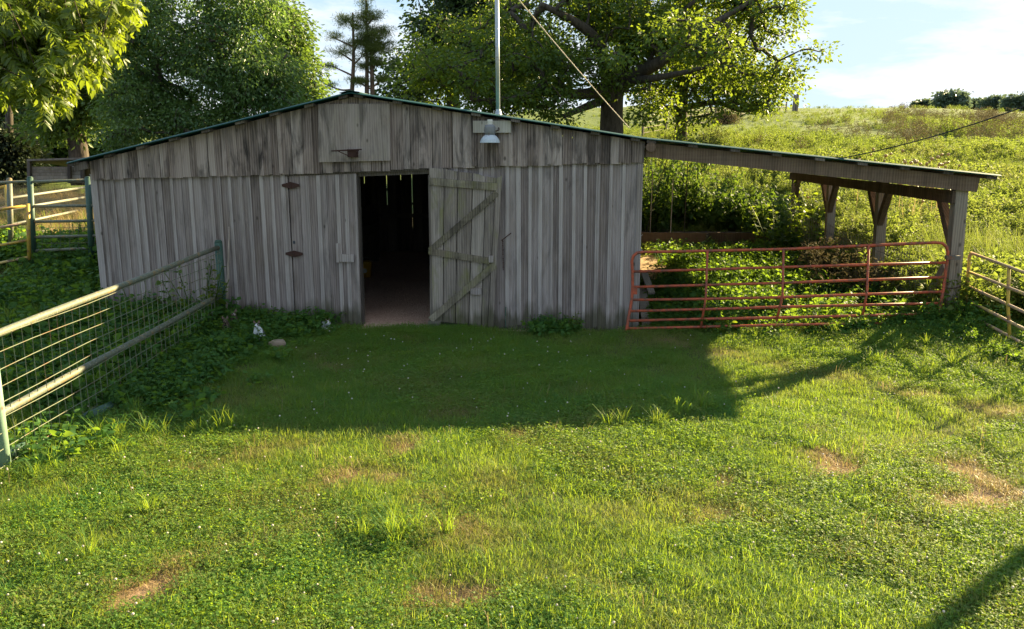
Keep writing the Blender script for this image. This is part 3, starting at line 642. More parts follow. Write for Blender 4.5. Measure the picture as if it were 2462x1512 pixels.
for top, kink, bot in (((1701, 604), (1697, 715), (1685, 788)), ((1884, 599), (1881, 712), (1867, 772)), ((2089, 590), (2084, 706), (2074, 757))):
    bm = bmesh.new(); tube(bm, [at(*top, 13.025), at(*kink, 13.02), at(*bot, 12.92)], 0.019, 8); bm_obj('upright', bm, REDP, gate, smooth=True)
bm = bmesh.new(); a = at(2281, 618, 13.1); box(bm, a.x - 0.06, a.x + 0.14, 13.02, 13.10, a.z - 0.03, a.z + 0.03); bm_obj('hinge', bm, OLDWIRE, gate)
bm = bmesh.new(); a = at(1524, 699, 13.06); box(bm, a.x - 0.02, a.x + 0.05, 13.02, 13.10, a.z - 0.05, a.z + 0.06); bm_obj('latch', bm, REDP, gate)
bm = bmesh.new(); a = at(2240, 660, 13.6); beam(bm, at(2272, 640, 13.5), at(2232, 712, 13.9), 0.05, 0.16, (0, 1, 0)); tag(bm_obj('leaning_plank', bm, DARKW), 'short dark plank leaning on the lean-to post behind the red gate', 'plank')

# ---------------------------------------------------------------- yellow gate at the right
yg = thing('yellow_gate', 'worn yellow tube gate standing open beside the lean-to corner post', 'gate', (6.0, 12.6, 0.3))
ya = [at(2335, 608, 13.2), at(2328, 653, 13.2), at(2326, 687, 13.2), at(2324, 720, 13.2), at(2323, 752, 13.2), at(2345, 785, 13.0)]
yb = [at(2462, 655, 11.7), at(2462, 706, 11.7), at(2462, 750, 11.7), at(2462, 791, 11.7), at(2462, 828, 11.7), at(2462, 860, 11.7)]
for k in range(6):
    d = yb[k] - ya[k]; end = ya[k] + d * 2.3
    bm = bmesh.new(); tube(bm, [ya[k], ya[k] + d * 0.5, yb[k], end], 0.0235, 8); bm_obj('rail', bm, YELRAIL, yg, smooth=True)
bm = bmesh.new(); tube(bm, [at(2322, 772, 13.2), ya[4], ya[2], ya[1], at(2331, 618, 13.2), ya[0]], 0.026, 8); bm_obj('end_post', bm, YELP, yg, smooth=True)
t_ = 0.72
for tt in (0.72, 1.5, 2.29):
    pp = [ya[k] + (yb[k] - ya[k]) * tt for k in (0, 2, 5)]; 
    for p_ in pp: p_.y -= 0.03
    bm = bmesh.new(); tube(bm, pp, 0.024, 8); bm_obj('upright', bm, YELP, yg, smooth=True)
bm = bmesh.new(); tube(bm, sag(at(2276, 692, 13.18), at(2324, 682, 13.18), 0.03, 10), 0.008, 5); bm_obj('chain', bm, RUST, yg)

# ---------------------------------------------------------------- left wire fence
fence = thing('pipe_fence', 'green pipe fence with welded wire mesh running from barn to lower left', 'fence', (-5.5, 9.8, 0))
FA, FB = Vector((-5.22, 6.72, 0)), Vector((-5.93, 13.02, 0))
def fp(t, z): q_ = FA.lerp(FB, t); return Vector((q_.x, q_.y, z))
bm = bmesh.new(); tube(bm, [fp(1, -0.1), fp(1, 1.42)], 0.062, 12); lathe(bm, [(0.062, 1.42), (0.045, 1.455)], 12, (FB.x, FB.y, 0)); bm_obj('post', bm, GRNP, fence, smooth=True)
bm = bmesh.new(); tube(bm, [fp(0, -0.1), fp(0, 1.36)], 0.058, 12); bm_obj('post', bm, paint_mat('pale_green_post_paint', (0.22, 0.33, 0.24), 0.08), fence, smooth=True)
for z0, z1 in ((1.275, 1.335), (0.565, 0.565)):
    bm = bmesh.new(); tube(bm, [fp(-0.35, z0)] + [fp(t, z0 + (z1 - z0) * t + 0.006 * math.sin(t * 9)) for t in np.linspace(0, 1, 9)], 0.036, 12); bm_obj('rail', bm, GRNRAIL, fence, smooth=True)
bm = bmesh.new()
L = (FB - FA).length; nvert = int(L / 0.155)
for k in range(-14, nvert + 1):
    t = k / nvert; w = [fp(t + random.uniform(-.0012, .0012), z) + Vector((random.uniform(-.008, .008) + 0.03, 0, 0)) for z in np.linspace(0.06, 1.27, 5)]
    tube(bm, w, 0.0042, 4, False)
for k in range(9):
    z = 0.10 + k * 0.145
    tube(bm, [fp(t, z + 0.012 * math.sin(t * 11 + k)) + Vector((0.036, 0, 0)) for t in np.linspace(-0.35, 1, 16)], 0.0042, 4, False)
wm = bm_obj('wire_mesh', bm, WIREM, fence); wm['kind'] = 'stuff'
pa, pb = at(312, 930, 8.95), at(205, 1000, 8.1)
pa.z = tz(pa.x, pa.y) + 0.06; pb.z = tz(pb.x, pb.y) + 0.07
bm = bmesh.new(); tube(bm, [pa, pb], 0.055, 12); tag(bm_obj('fallen_pipe', bm, GRNP, smooth=True), 'dark green pipe lying in the grass below the wire fence', 'pipe')
bm = bmesh.new(); pa, pb = at(60, 1075, 7.1), at(12, 1110, 6.85); pa.z = tz(pa.x, pa.y) + 0.10; pb.z = 0.12
tube(bm, [pa, pb], 0.05, 10); tag(bm_obj('brace_pipe', bm, GRNP, smooth=True), 'short pale pipe at the foot of the nearest fence post', 'pipe')

# ---------------------------------------------------------------- corral left behind the barn
def panel(name, label, cat, posts, rails, mp, mr, group=None, pr=0.055, rr=0.027):
    b = posts[0][0]
    t = thing(name, label, cat, (b.x, b.y, tz(b.x, b.y)), group)
    for lo, hi in posts:
        bm = bmesh.new(); tube(bm, [lo, hi], pr, 10); lathe(bm, [(pr, 0), (pr * 0.6, 0.02)], 10, hi); bm_obj('post', bm, mp, t, smooth=True)
    for a, b in rails:
        bm = bmesh.new(); tube(bm, [a, a.lerp(b, .5), b], rr, 8); bm_obj('rail', bm, mr, t, smooth=True)
    return t
YC = 14.9
cor = panel('pipe_fence', 'green post and pipe fence joined to the left end of the barn', 'fence',
            [(at(82, 640, YC), at(72, 427, YC)), (at(222, 640, YC), at(211, 427, YC))],
            [(at(-60, 441, YC), at(72, 436, YC)), (at(72, 437, YC), at(212, 433, YC)), (at(74, 496, YC), at(250, 494, YC)), (at(76, 533, YC), at(252, 530, YC)), (at(77, 570, YC), at(254, 566, YC)), (at(78, 603, YC), at(256, 595, YC))], GRNP, GRNRAIL)
bm = bmesh.new()
for k in range(6): tube(bm, [at(100 + k * 22, 530, YC), at(102 + k * 22, 600, YC)], 0.004, 4, False)
for y in (548, 585): tube(bm, [at(84, y, YC), at(250, y - 2, YC)], 0.004, 4, False)
wm = bm_obj('wire_mesh', bm, OLDWIRE, cor); wm['kind'] = 'stuff'
panel('pipe_fence', 'far pale pipe fence slanting across the dry grass left of the barn', 'fence',
      [(at(28, 620, 15.8), at(22, 430, 15.8)), (at(254, 570, 22), at(252, 430, 22))],
      [(at(25, 476, 15.8), at(255, 443, 22)), (at(26, 503, 15.8), at(255, 466, 22)), (at(27, 540, 15.8), at(255, 492, 22)), (at(28, 576, 15.8), at(255, 517, 22)), (at(29, 608, 15.8), at(255, 545, 22))], GRNRAIL, WHTRAIL, rr=0.03)
def tubegate(label, tl, tr, bl, br, Ya, Yb, n, group=None):
    a0, b0, a1, b1 = at(*tl, Ya), at(*tr, Yb), at(*bl, Ya), at(*br, Yb)
    t = thing('yellow_gate', label, 'gate', (b1.x, b1.y, tz(b1.x, b1.y)), group)
    for k in range(n):
        f = k / (n - 1); bm = bmesh.new(); tube(bm, [a0.lerp(a1, f), b0.lerp(b1, f)], 0.026, 8); bm_obj('rail', bm, YELRAIL if k % 2 else YELP, t, smooth=True)
    bm = bmesh.new(); tube(bm, [b0 + Vector((0, 0, 0.03)), b1 - Vector((0, 0, 0.05))], 0.036, 8); bm_obj('end_post', bm, YELP, t, smooth=True)
tubegate('worn yellow gate hung on the first green post at the left edge', (-40, 509), (67, 494), (-40, 640), (70, 618), 14.3, 14.7, 4)
tubegate('bright yellow gate end behind the first corral post at the left edge', (-60, 462), (14, 448), (-60, 640), (27, 590), 17.0, 16.6, 4)
tubegate('rusty yellow gate end half hidden by the left barn corner', (229, 470), (231, 470), (231, 580), (233, 580), 15.6, 15.6, 2)
shed = thing('log_shed', 'low old open-fronted plank shed under the trees at far left', 'shed', tuple(at(130, 430, 30)))
Ys = 30
for k in range(5):
    bm = bmesh.new(); a, b = at(76, 434 - k * 7.5, Ys), at(166, 434 - k * 7.5, Ys); beam(bm, a, b, 0.06, 0.105); bm_obj('log', bm, POSTW, shed)
for k in range(5):
    bm = bmesh.new(); a, b = at(168, 434 - k * 9, Ys + 0.2), at(196, 434 - k * 9, Ys + 0.2); beam(bm, a, b, 0.06, 0.125); bm_obj('log', bm, PALEW, shed)
for x_ in (70, 167, 198):
    bm = bmesh.new(); beam(bm, at(x_ + 1, 440, Ys - 0.1), at(x_, 388, Ys - 0.1), 0.11, 0.11, (0, 1, 0)); bm_obj('post', bm, DARKW, shed)
bm = bmesh.new(); a, b = at(64, 387, Ys - 0.3), at(206, 383, Ys - 0.3)
hexa(bm, [a, b, b + Vector((0, 3, -.3)), a + Vector((0, 3, -.3)), a + Vector((0, 0, .07)), b + Vector((0, 0, .07)), b + Vector((0, 3, -.23)), a + Vector((0, 3, -.23))]); bm_obj('roof', bm, DARKW, shed)

# ---------------------------------------------------------------- under the lean-to and behind it
bed = thing('raised_bed', 'long brown plank raised bed behind the lean-to', 'raised bed', (2.9, 23.85, 0.2))
BT = at(1700, 560, 23.85).z; B0 = tz(3, 23.8)
for i, (x0, x1) in enumerate(((0.95, 3.45), (3.475, 5.45))):
    bm = bmesh.new(); box(bm, x0, x1, 23.85, 23.895, B0 - 0.1, (B0 + BT) / 2 + .005 * i); bm_obj('plank', bm, BEDW, bed)
    bm = bmesh.new(); box(bm, x0, x1, 23.853, 23.895, (B0 + BT) / 2 + 0.008 + 0.005 * i, BT + .012 * i); bm_obj('plank', bm, BEDW, bed)
bm = bmesh.new(); box(bm, 3.41, 3.49, 23.81, 23.848, B0 - .1, BT - .02); bm_obj('stake', bm, DARKW, bed)
m, nt, out = mat_new('bed_soil'); g = NT(nt); g.l(g.bsdf((0.05, 0.035, 0.022), 0.95), out.inputs[0])
bm = bmesh.new(); box(bm, 0.95, 5.45, 23.9, 26.0, 0.1, BT - .06); bm_obj('soil', bm, m, bed)
m, nt, out = mat_new('straw_litter'); g = NT(nt); geo = g.n('ShaderNodeNewGeometry'); p = geo.outputs['Position']
g.l(g.bsdf(g.ramp(g.noise(p, 30, 4, 0.7), [(0.3, (0.17, 0.10, 0.05)), (0.7, (0.50, 0.36, 0.19))]), 0.9, normal=g.bump(g.noise(p, 40, 3), 0.8, 0.02)), out.inputs[0])
A, B = np.meshgrid(np.linspace(0.9, 2.5, 20), np.linspace(17.6, 23.2, 34)); C = terrain(A, B) + 0.03 + 0.07 * np.sin((A - 0.9) / 1.6 * math.pi) * np.sin((B - 17.6) / 5.6 * math.pi) + rng.normal(0, 0.008, A.shape)
ii = np.arange(A.size).reshape(A.shape); q = np.stack([ii[:-1, :-1], ii[:-1, 1:], ii[1:, 1:], ii[1:, :-1]], -1).reshape(-1, 4)
tag(link('straw_litter', np_mesh('straw_litter', np.stack([A, B, C], -1).reshape(-1, 3), np.concatenate([q[:, [0, 1, 2]], q[:, [0, 2, 3]]])), m), kind='stuff')
for lab, a, b, w, h, mt in (('pale plank lying on the ground against the right barn corner', at(1556, 800, 13.25), at(1543, 690, 15.6), 0.16, 0.04, PALEW),
                          ('dark plank lying beside the pale plank behind the red gate', at(1580, 792, 13.6), at(1556, 728, 15.8), 0.14, 0.05, DARKW),
                          ('grey plank propped on the right barn wall behind the gate', at(1567, 705, 15.0), at(1548, 655, 15.6), 0.12, 0.04, PALEW)):
    bm = bmesh.new(); a.z = max(a.z, tz(a.x, a.y) + 0.03); beam(bm, a, b, w, h); tag(bm_obj('plank', bm, mt), lab, 'plank', 'loose planks by the barn corner')
def rock(name, c, sx, sy, sz, mat, seed):
    r_ = random.Random(seed); bm = bmesh.new(); bmesh.ops.create_icosphere(bm, subdivisions=3, radius=1)
    ph = [r_.uniform(0, 6) for _ in range(6)]
    for v in bm.verts:
        d = 1 + 0.13 * math.sin(3 * v.co.x + ph[0]) + 0.12 * math.sin(4 * v.co.y + ph[1]) + 0.10 * math.sin(5 * v.co.z + 3 * v.co.x + ph[2])
        v.co = Vector((v.co.x * sx * d, v.co.y * sy * d, max(-0.4, min(0.8, v.co.z * d)) * sz)) + Vector(c)
    return bm_obj(name, bm, mat, smooth=True)
tag(rock('stone', (at(668, 840, 11.6).x, 11.6, 0.06), 0.15, 0.12, 0.11, STONE, 3), 'rounded tan stone in the weeds below the closed door', 'stone')
tag(rock('stone', (0.80, 12.98, 0.0), 0.30, 0.2, 0.06, CONC, 5), 'flat pale stone slab under the left end of the red gate', 'stone')
skull = thing('animal_skull', 'small white horned skull hung on the right side wall of the barn', 'skull', (0.98, 17.2, 1.0))
sa = at(1551, 592, 17.2)
bm = bmesh.new(); tube(bm, [(0.88, 17.2, sa.z + .07), (1.0, 17.2, sa.z + 0.02), (1.12, 17.18, sa.z - 0.07), (1.2, 17.17, sa.z - 0.11)], [0.05, 0.075, 0.05, 0.02], 8); bm_obj('cranium', bm, BONE, skull, smooth=True)
for s, pts in ((1, [(0.93, 17.15, sa.z + 0.08), (1.05, 17.05, sa.z + 0.16), (1.17, 17.0, sa.z + 0.26)]), (2, [(0.92, 17.25, sa.z + 0.08), (0.95, 17.35, sa.z + 0.28), (1.06, 17.4, sa.z + 0.40), (1.15, 17.4, sa.z + 0.32)])):
    bm = bmesh.new(); tube(bm, pts, [0.02, 0.014, 0.006] if s == 1 else [0.02, 0.017, 0.013, 0.005], 6); bm_obj('horn', bm, BONE, skull, smooth=True)
wf = thing('woven_wire_fence', 'sagging woven wire fence strung along the lean-to posts', 'fence', (5.6, 16.8, 0.5))
bm = bmesh.new()
for k in range(52):
    y = 14.0 + k * 0.155
    zb = tz(5.5, y); tube(bm, [(5.53 + 0.05 * math.sin(y * 2.1), y, zb), (5.53 + 0.06 * math.sin(y * 1.7), y, zb + 1.15 + 0.05 * math.sin(y * 1.3))], 0.004, 4, False)
for j in range(8):
    tube(bm, [(5.53 + 0.05 * math.sin(y * 2.0), y, tz(5.5, y) + 0.05 + j * 0.155 + 0.02 * math.sin(y * 1.9 + j)) for y in np.linspace(14.0, 22.0, 26)], 0.004, 4, False)
wm = bm_obj('wire_mesh', bm, OLDWIRE, wf); wm['kind'] = 'stuff'
# fence up on the hill
hf = thing('hill_fence', 'weathered rail fence climbing the far hill beneath the oak branches', 'fence', tuple(at(1740, 300, 60)))
hp = [(1545, 330, 47), (1600, 318, 50), (1660, 306, 54), (1720, 294, 58), (1780, 282, 63), (1840, 272, 69), (1890, 262, 76)]
HP = [Vector((at(x, y, Y).x, Y, tz(at(x, y, Y).x, Y))) for x, y, Y in hp]
for h_ in HP:
    bm = bmesh.new(); tube(bm, [h_ - Vector((0, 0, .2)), h_ + Vector((0, 0, 1.3))], 0.07, 7); bm_obj('post', bm, POSTW, hf)
for a, b in zip(HP, HP[1:]):
    for j in range(4):
        bm = bmesh.new(); tube(bm, [a + Vector((0, 0, .25 + j * .27)), b + Vector((0, 0, .25 + j * .27))], 0.02, 5); bm_obj('rail', bm, POSTW, hf)
for lab, x, Y, h_ in (('dark fence post on the hill crest, left one of the pair', 1909, 80, 1.5), ('dark fence post on the hill crest, right one of the pair', 1916, 80, 1.75)):
    q_ = at(x, 250, Y); z = tz(q_.x, Y); bm = bmesh.new(); tube(bm, [(q_.x, Y, z - .3), (q_.x + .03, Y, z + h_)], [0.15, 0.12], 8); tag(bm_obj('fence_post', bm, DARKW), lab, 'post')

# ---------------------------------------------------------------- leaves
def leaves(P, A, N, Ln, Wd, oval=False, curl=0.0):
    """P base points, A axes, N normals -> vertices, triangles; var is filled per leaf."""
    n = len(P); A = unit(A); S = unit(np.cross(N, A)); N = np.cross(A, S)
    Ln = np.broadcast_to(Ln, n)[:, None]; Wd = np.broadcast_to(Wd, n)[:, None]
    if not oval:
        V = np.stack([P, P + A * Ln * .45 + S * Wd * .5 + N * Wd * .12, P + A * Ln - N * Ln * curl, P + A * Ln * .45 - S * Wd * .5 + N * Wd * .12], 1)
        F = np.array([[0, 1, 2], [0, 2, 3]]); k = 4
    else:
        c = curl
        V = np.stack([P, P + A * Ln * .36 - N * Ln * c * .10, P + A * Ln * .72 - N * Ln * c * .45, P + A * Ln - N * Ln * c,
                      P + A * Ln * .28 + S * Wd * .5 + N * Wd * .10, P + A * Ln * .66 + S * Wd * .38 + N * Wd * .06 - N * Ln * c * .4,
                      P + A * Ln * .28 - S * Wd * .5 + N * Wd * .10, P + A * Ln * .66 - S * Wd * .38 + N * Wd * .06 - N * Ln * c * .4], 1)
        F = np.array([[0, 4, 1], [0, 1, 6], [4, 5, 2], [4, 2, 1], [1, 2, 7], [1, 7, 6], [5, 3, 2], [2, 3, 7]]); k = 8
    FF = (F[None] + (np.arange(n) * k)[:, None, None]).reshape(-1, 3)
    return V.reshape(-1, 3), FF, k
def rdir(n, zb=0.0, zs=1.0):
    v = rng.normal(size=(n, 3)); v[:, 2] = v[:, 2] * zs + zb; return unit(v)
def join(parts):
    Vs, Fs, vs, o = [], [], [], 0
    for V, F, v in parts:
        Vs.append(V); Fs.append(F + o); vs.append(v); o += len(V)
    return np.concatenate(Vs), np.concatenate(Fs), np.concatenate(vs)

def tree(name, label, base, limbs, blobs, nclust, per, leaf, leafmat, bark=BARK, spread=0.55, cat='tree', group=None, gap=0.0, needles=False, droop=0.25, twig=0.022, stem_vis=True, hollow=0.45):
    """limbs: polylines [(point, radius)...]; blobs: (centre, radii). Crown = leaf sprays hung on a twig network grown from the limbs."""
    t = thing(name, label, cat, base, group)
    nodes, rad = [], []
    bm = bmesh.new()
    for limb in limbs:
        pts = [Vector(p) for p, r_ in limb]; rs = [r_ for p, r_ in limb]
        fine, fr = [], []
        for i in range(len(pts) - 1):
            p0, p1, p2, p3 = pts[max(i - 1, 0)], pts[i], pts[i + 1], pts[min(i + 2, len(pts) - 1)]
            for s in np.linspace(0, 1, 7)[:-1]:
                q_ = 0.5 * ((2 * p1) + (p2 - p0) * s + (2 * p0 - 5 * p1 + 4 * p2 - p3) * s * s + (3 * p1 - p0 - 3 * p2 + p3) * s ** 3)
                fine.append(q_); fr.append(rs[i] + (rs[i + 1] - rs[i]) * s)
        fine.append(pts[-1]); fr.append(rs[-1])
        tube(bm, fine, fr, 9)
        nodes += [np.array(q_) for q_ in fine[len(fine) // 3:]]
    vol = np.array([b[1][0] * b[1][1] * b[1][2] for b in blobs]) ** 0.8; vol /= vol.sum()
    C = []
    for (c, r_), f in zip(blobs, vol):
        n = max(3, int(nclust * f)); d = rdir(n); rr = rng.random(n) ** hollow
        C.append(np.array(c) + d * rr[:, None] * np.array(r_))
    C = np.concatenate(C)
    if gap:
        keep = (np.sin(C[:, 0] * 1.9 + 1) * np.sin(C[:, 1] * 1.6) + np.sin(C[:, 2] * 2.3 + C[:, 0])) > -1.6 + gap
        C = C[keep]
    N0 = np.array(nodes)
    dmin = np.array([np.min(((N0 - c) ** 2).sum(1)) for c in C]); order = np.argsort(dmin)
    net = np.zeros((len(N0) + len(C), 3)); net[:len(N0)] = N0; cnt = len(N0); par = {}
    for i in order:
        c = C[i]; d2 = ((net[:cnt] - c) ** 2).sum(1); j = int(np.argmin(d2)); net[cnt] = c; par[cnt] = j; cnt += 1
    load = np.ones(cnt)
    for k in range(cnt - 1, len(N0) - 1, -1): load[par[k]] += load[k]
    for k in range(len(N0), cnt):
        a, b = Vector(net[par[k]]), Vector(net[k]); ln = (b - a).length
        if ln < 1e-4: continue
        r0 = min(twig * math.sqrt(load[k]) * 0.9, 0.16); mid = a.lerp(b, .5) + Vector((0, 0, 0.06 * ln)) + Vector(rng.normal(0, 0.05 * ln, 3))
        tube(bm, [a, mid, b], [r0 * 1.15, r0, r0 * 0.75], 4 if r0 < 0.05 else 6, False)
    bm_obj('trunk', bm, bark, t, smooth=True)
    n = len(C) * per; ci = np.repeat(np.arange(len(C)), per)
    L = leaf[0] * rng.uniform(0.65, 1.25, n); Wd = L * leaf[1]
    cvar = rng.random(len(C))[ci]
    if needles:
        d = rdir(n, 0.35); P = C[ci] + rng.normal(0, 1, (n, 3)) * np.array([spread, spread, spread * 0.35]); A = d; Nn = rdir(n)
        V, F, k = leaves(P, A, Nn, L, Wd)
    else:
        off = np.clip(rng.normal(0, 1, (n, 3)), -1.6, 1.6) * np.array([spread, spread, spread * 0.6]); P = C[ci] + off
        A = unit(off + rdir(n) * 0.7 * spread); A[:, 2] -= droop; Nn = rdir(n, 0.75)
        V, F, k = leaves(P, A, Nn, L, Wd, curl=0.12)
    var = np.repeat(np.clip(0.5 * rng.random(n) + 0.5 * cvar, 0, 1), k)
    me = np_mesh('crown', V - np.array(base), F, var); cr_ = link('crown', me, leafmat, t, base)
    return t
def blob(x, y, rx, ry, Y, dz=None):
    s = px2m(Y) * 1.02; return (at(x, y, Y), (rx * s, (dz if dz else 0.5 * (rx + ry)) * s, ry * s))
def LP(*pts): return [(at(x, y, Y), r_) for x, y, Y, r_ in pts]

YO = 38
tree('oak_tree', 'big spreading oak with thick limbs rising behind the right roof slope', tuple(at(1470, 335, YO)),
     [LP((1470, 345, YO, .56), (1471, 270, YO, .50), (1474, 219, YO, .50), (1492, 160, YO, .38), (1509, 101, YO + .5, .33), (1532, 40, YO + 1, .28), (1565, -30, YO + 1, .22), (1600, -110, YO + 1, .12)),
      LP((1471, 225, YO, .36), (1452, 150, YO - 1, .30), (1431, 94, YO - 2, .24), (1378, 50, YO - 3, .17), (1300, 10, YO - 4, .10)),
      LP((1474, 215, YO, .34), (1400, 226, YO - 1.5, .22), (1310, 219, YO - 3, .17), (1243, 235, YO - 4, .11), (1150, 240, YO - 4, .06)),
      LP((1480, 214, YO, .36), (1530, 178, YO - 1, .30), (1581, 152, YO - 2, .25), (1629, 116, YO - 2.5, .2), (1700, 66, YO - 3, .15), (1798, 8, YO - 3, .08)),
      LP((1440, 245, YO, .2), (1400, 260, YO - 2, .15), (1355, 280, YO - 3, .08)),
      LP((1496, 196, YO, .25), (1560, 190, YO - 2, .16), (1640, 175, YO - 3, .11), (1740, 150, YO - 4, .06))],
     [blob(1440, 30, 330, 110, YO), blob(1180, 190, 190, 85, YO - 3), blob(1330, 150, 200, 100, YO - 2), blob(1650, 50, 210, 90, YO - 1), blob(1830, 55, 110, 75, YO - 2), blob(1905, 125, 75, 50, YO - 2),
      blob(1890, 190, 70, 42, YO - 2), blob(1560, 120, 130, 80, YO), blob(1300, 250, 160, 42, YO - 3), blob(1090, 130, 110, 90, YO - 2), blob(1040, 210, 90, 55, YO - 3), blob(1760, 150, 110, 60, YO - 2), blob(1450, -80, 300, 80, YO), blob(1560, 235, 70, 35, YO - 2), blob(1930, 150, 45, 40, YO - 1.5), blob(1590, 105, 160, 60, YO - 6)],
     1350, 66, (0.175, 0.58), LEAF_OAK, spread=0.34, gap=1.05)
YQ = 43
tree('oak_tree', 'smaller oak with low drooping branches right of the big oak', tuple(at(1637, 345, YQ)),
     [LP((1637, 352, YQ, .34), (1638, 280, YQ, .30), (1642, 200, YQ, .27), (1637, 130, YQ, .2), (1645, 50, YQ, .1)),
      LP((1640, 262, YQ, .18), (1665, 254, YQ, .16), (1726, 247, YQ - 1, .12), (1782, 266, YQ - 1.5, .09), (1838, 256, YQ - 2, .05)),
      LP((1640, 200, YQ, .18), (1675, 165, YQ, .14), (1730, 130, YQ, .09), (1790, 100, YQ, .05)),
      LP((1640, 240, YQ, .14), (1600, 215, YQ, .1), (1560, 200, YQ, .05))],
     [blob(1655, 170, 120, 70, YQ), blob(1760, 200, 110, 50, YQ - 1), blob(1840, 225, 70, 32, YQ - 1), blob(1700, 110, 120, 60, YQ), blob(1590, 240, 60, 40, YQ), blob(1648, 300, 32, 22, YQ - 2), blob(1810, 250, 60, 20, YQ - 2), blob(1540, 275, 45, 30, YQ - 3), blob(1690, 255, 60, 25, YQ - 2)],
     360, 44, (0.21, 0.55), LEAF_OAK, spread=0.36, gap=0.6)
YM = 54
tree('broadleaf_tree', 'dark bluish green tree behind the mast, left of the big oak', tuple(at(1090, 330, YM)),
     [LP((1090, 340, YM, .5), (1090, 200, YM, .4), (1110, 90, YM, .28), (1130, -20, YM, .12)), LP((1090, 210, YM, .2), (1020, 150, YM, .1)), LP((1095, 180, YM, .2), (1170, 110, YM, .1))],
     [blob(1070, 70, 80, 80, YM), blob(1010, 160, 90, 70, YM), blob(1130, 60, 130, 90, YM), blob(980, 210, 65, 50, YM), blob(1130, 170, 140, 80, YM), blob(1110, -30, 120, 70, YM), blob(1190, 30, 120, 90, YM), blob(1000, 245, 90, 40, YM), blob(1240, 150, 120, 110, YM)],
     620, 52, (0.30, 0.6), LEAF_DARK, spread=0.5, gap=0.6)
YH = 27
tree('hickory_tree', 'large dense hickory behind the left roof slope', tuple(at(572, 400, YH)),
     [LP((575, 420, YH, .17), (570, 350, YH, .15), (560, 270, YH, .13), (530, 150, YH, .11), (500, 20, YH, .08), (490, -80, YH, .05)), LP((568, 345, YH, .09), (520, 370, YH - 1, .05), (430, 372, YH - 1.5, .03)), LP((560, 270, YH, .08), (640, 200, YH, .05), (690, 130, YH, .03)), LP((545, 220, YH, .09), (440, 170, YH, .06), (340, 130, YH, .03)), LP((530, 150, YH, .07), (600, 60, YH, .04))],
     [blob(480, 40, 190, 120, YH), blob(350, 190, 135, 120, YH), blob(540, 180, 170, 120, YH), blob(430, 290, 190, 75, YH), blob(620, 250, 120, 70, YH), blob(600, 60, 90, 90, YH), blob(280, 330, 80, 45, YH - 1), blob(470, -80, 190, 80, YH), blob(660, 180, 70, 60, YH), blob(330, 60, 110, 90, YH), blob(560, 320, 110, 40, YH - 1), blob(415, 205, 75, 60, YH)],
     1050, 84, (0.128, 0.46), LEAF_HICK, spread=0.27, gap=0.75, droop=0.7, twig=0.012)
YL = 36
tree('broadleaf_tree', 'lighter green rounded tree at the right shoulder of the hickory', tuple(at(700, 350, YL)),
     [LP((705, 370, YL, .24), (700, 250, YL, .2), (690, 130, YL, .12), (680, 30, YL, .05)), LP((700, 240, YL, .12), (750, 190, YL, .05))],
     [blob(690, 120, 75, 85, YL), blob(715, 200, 72, 60, YL), blob(660, 60, 70, 60, YL), blob(740, 240, 46, 40, YL), blob(700, 270, 70, 40, YL), blob(725, 120, 38, 40, YL)],
     330, 54, (0.2, 0.45), LEAF_LIGHT, spread=0.33, droop=0.4, gap=.6)
# pines beyond the ridge
YP = 50
for lab, bx, top, blobs, lean in (('tall pine on the left of the three behind the roof ridge', 850, 30, [(850, 60, 30, 15), (800, 90, 22, 9), (860, 105, 40, 14), (815, 125, 32, 9), (880, 85, 26, 12), (800, 160, 26, 7), (835, 45, 22, 12), (790, 205, 20, 8), (870, 135, 22, 8)], -6),
                                   ('tallest pine with the pointed top behind the roof ridge', 882, -8, [(882, 10, 18, 14), (900, 40, 34, 14), (870, 40, 26, 10), (925, 70, 24, 10), (900, 90, 42, 14), (935, 100, 16, 8), (910, 120, 34, 11), (885, 70, 26, 10), (895, 140, 22, 8)], 0),
                                   ('thin bare-stemmed pine on the right of the three', 893, 100, [(895, 120, 18, 8), (905, 150, 20, 6), (880, 160, 16, 5), (920, 190, 16, 5), (860, 195, 22, 6), (905, 110, 20, 8)], 4)):
    limbs = [LP((bx + lean, 320, YP, .15), (bx + lean * .6, 220, YP, .135), (bx, 140, YP, .10), (bx - 2, top, YP, .05))]
    for b in blobs:
        limbs.append(LP((bx + lean * .3, min(max(b[1] + 22, top + 8), 215), YP, .06), ((bx + b[0]) / 2, b[1] + 11, YP, .05), (b[0], b[1], YP, .03)))
    tree('pine_tree', lab, tuple(at(bx, 330, YP)), limbs, [blob(*b, YP) for b in blobs], 84, 110, (0.22, 0.10), NEEDLE, PINEBARK, spread=0.2, needles=True, twig=0.01, group='pines behind the roof ridge')
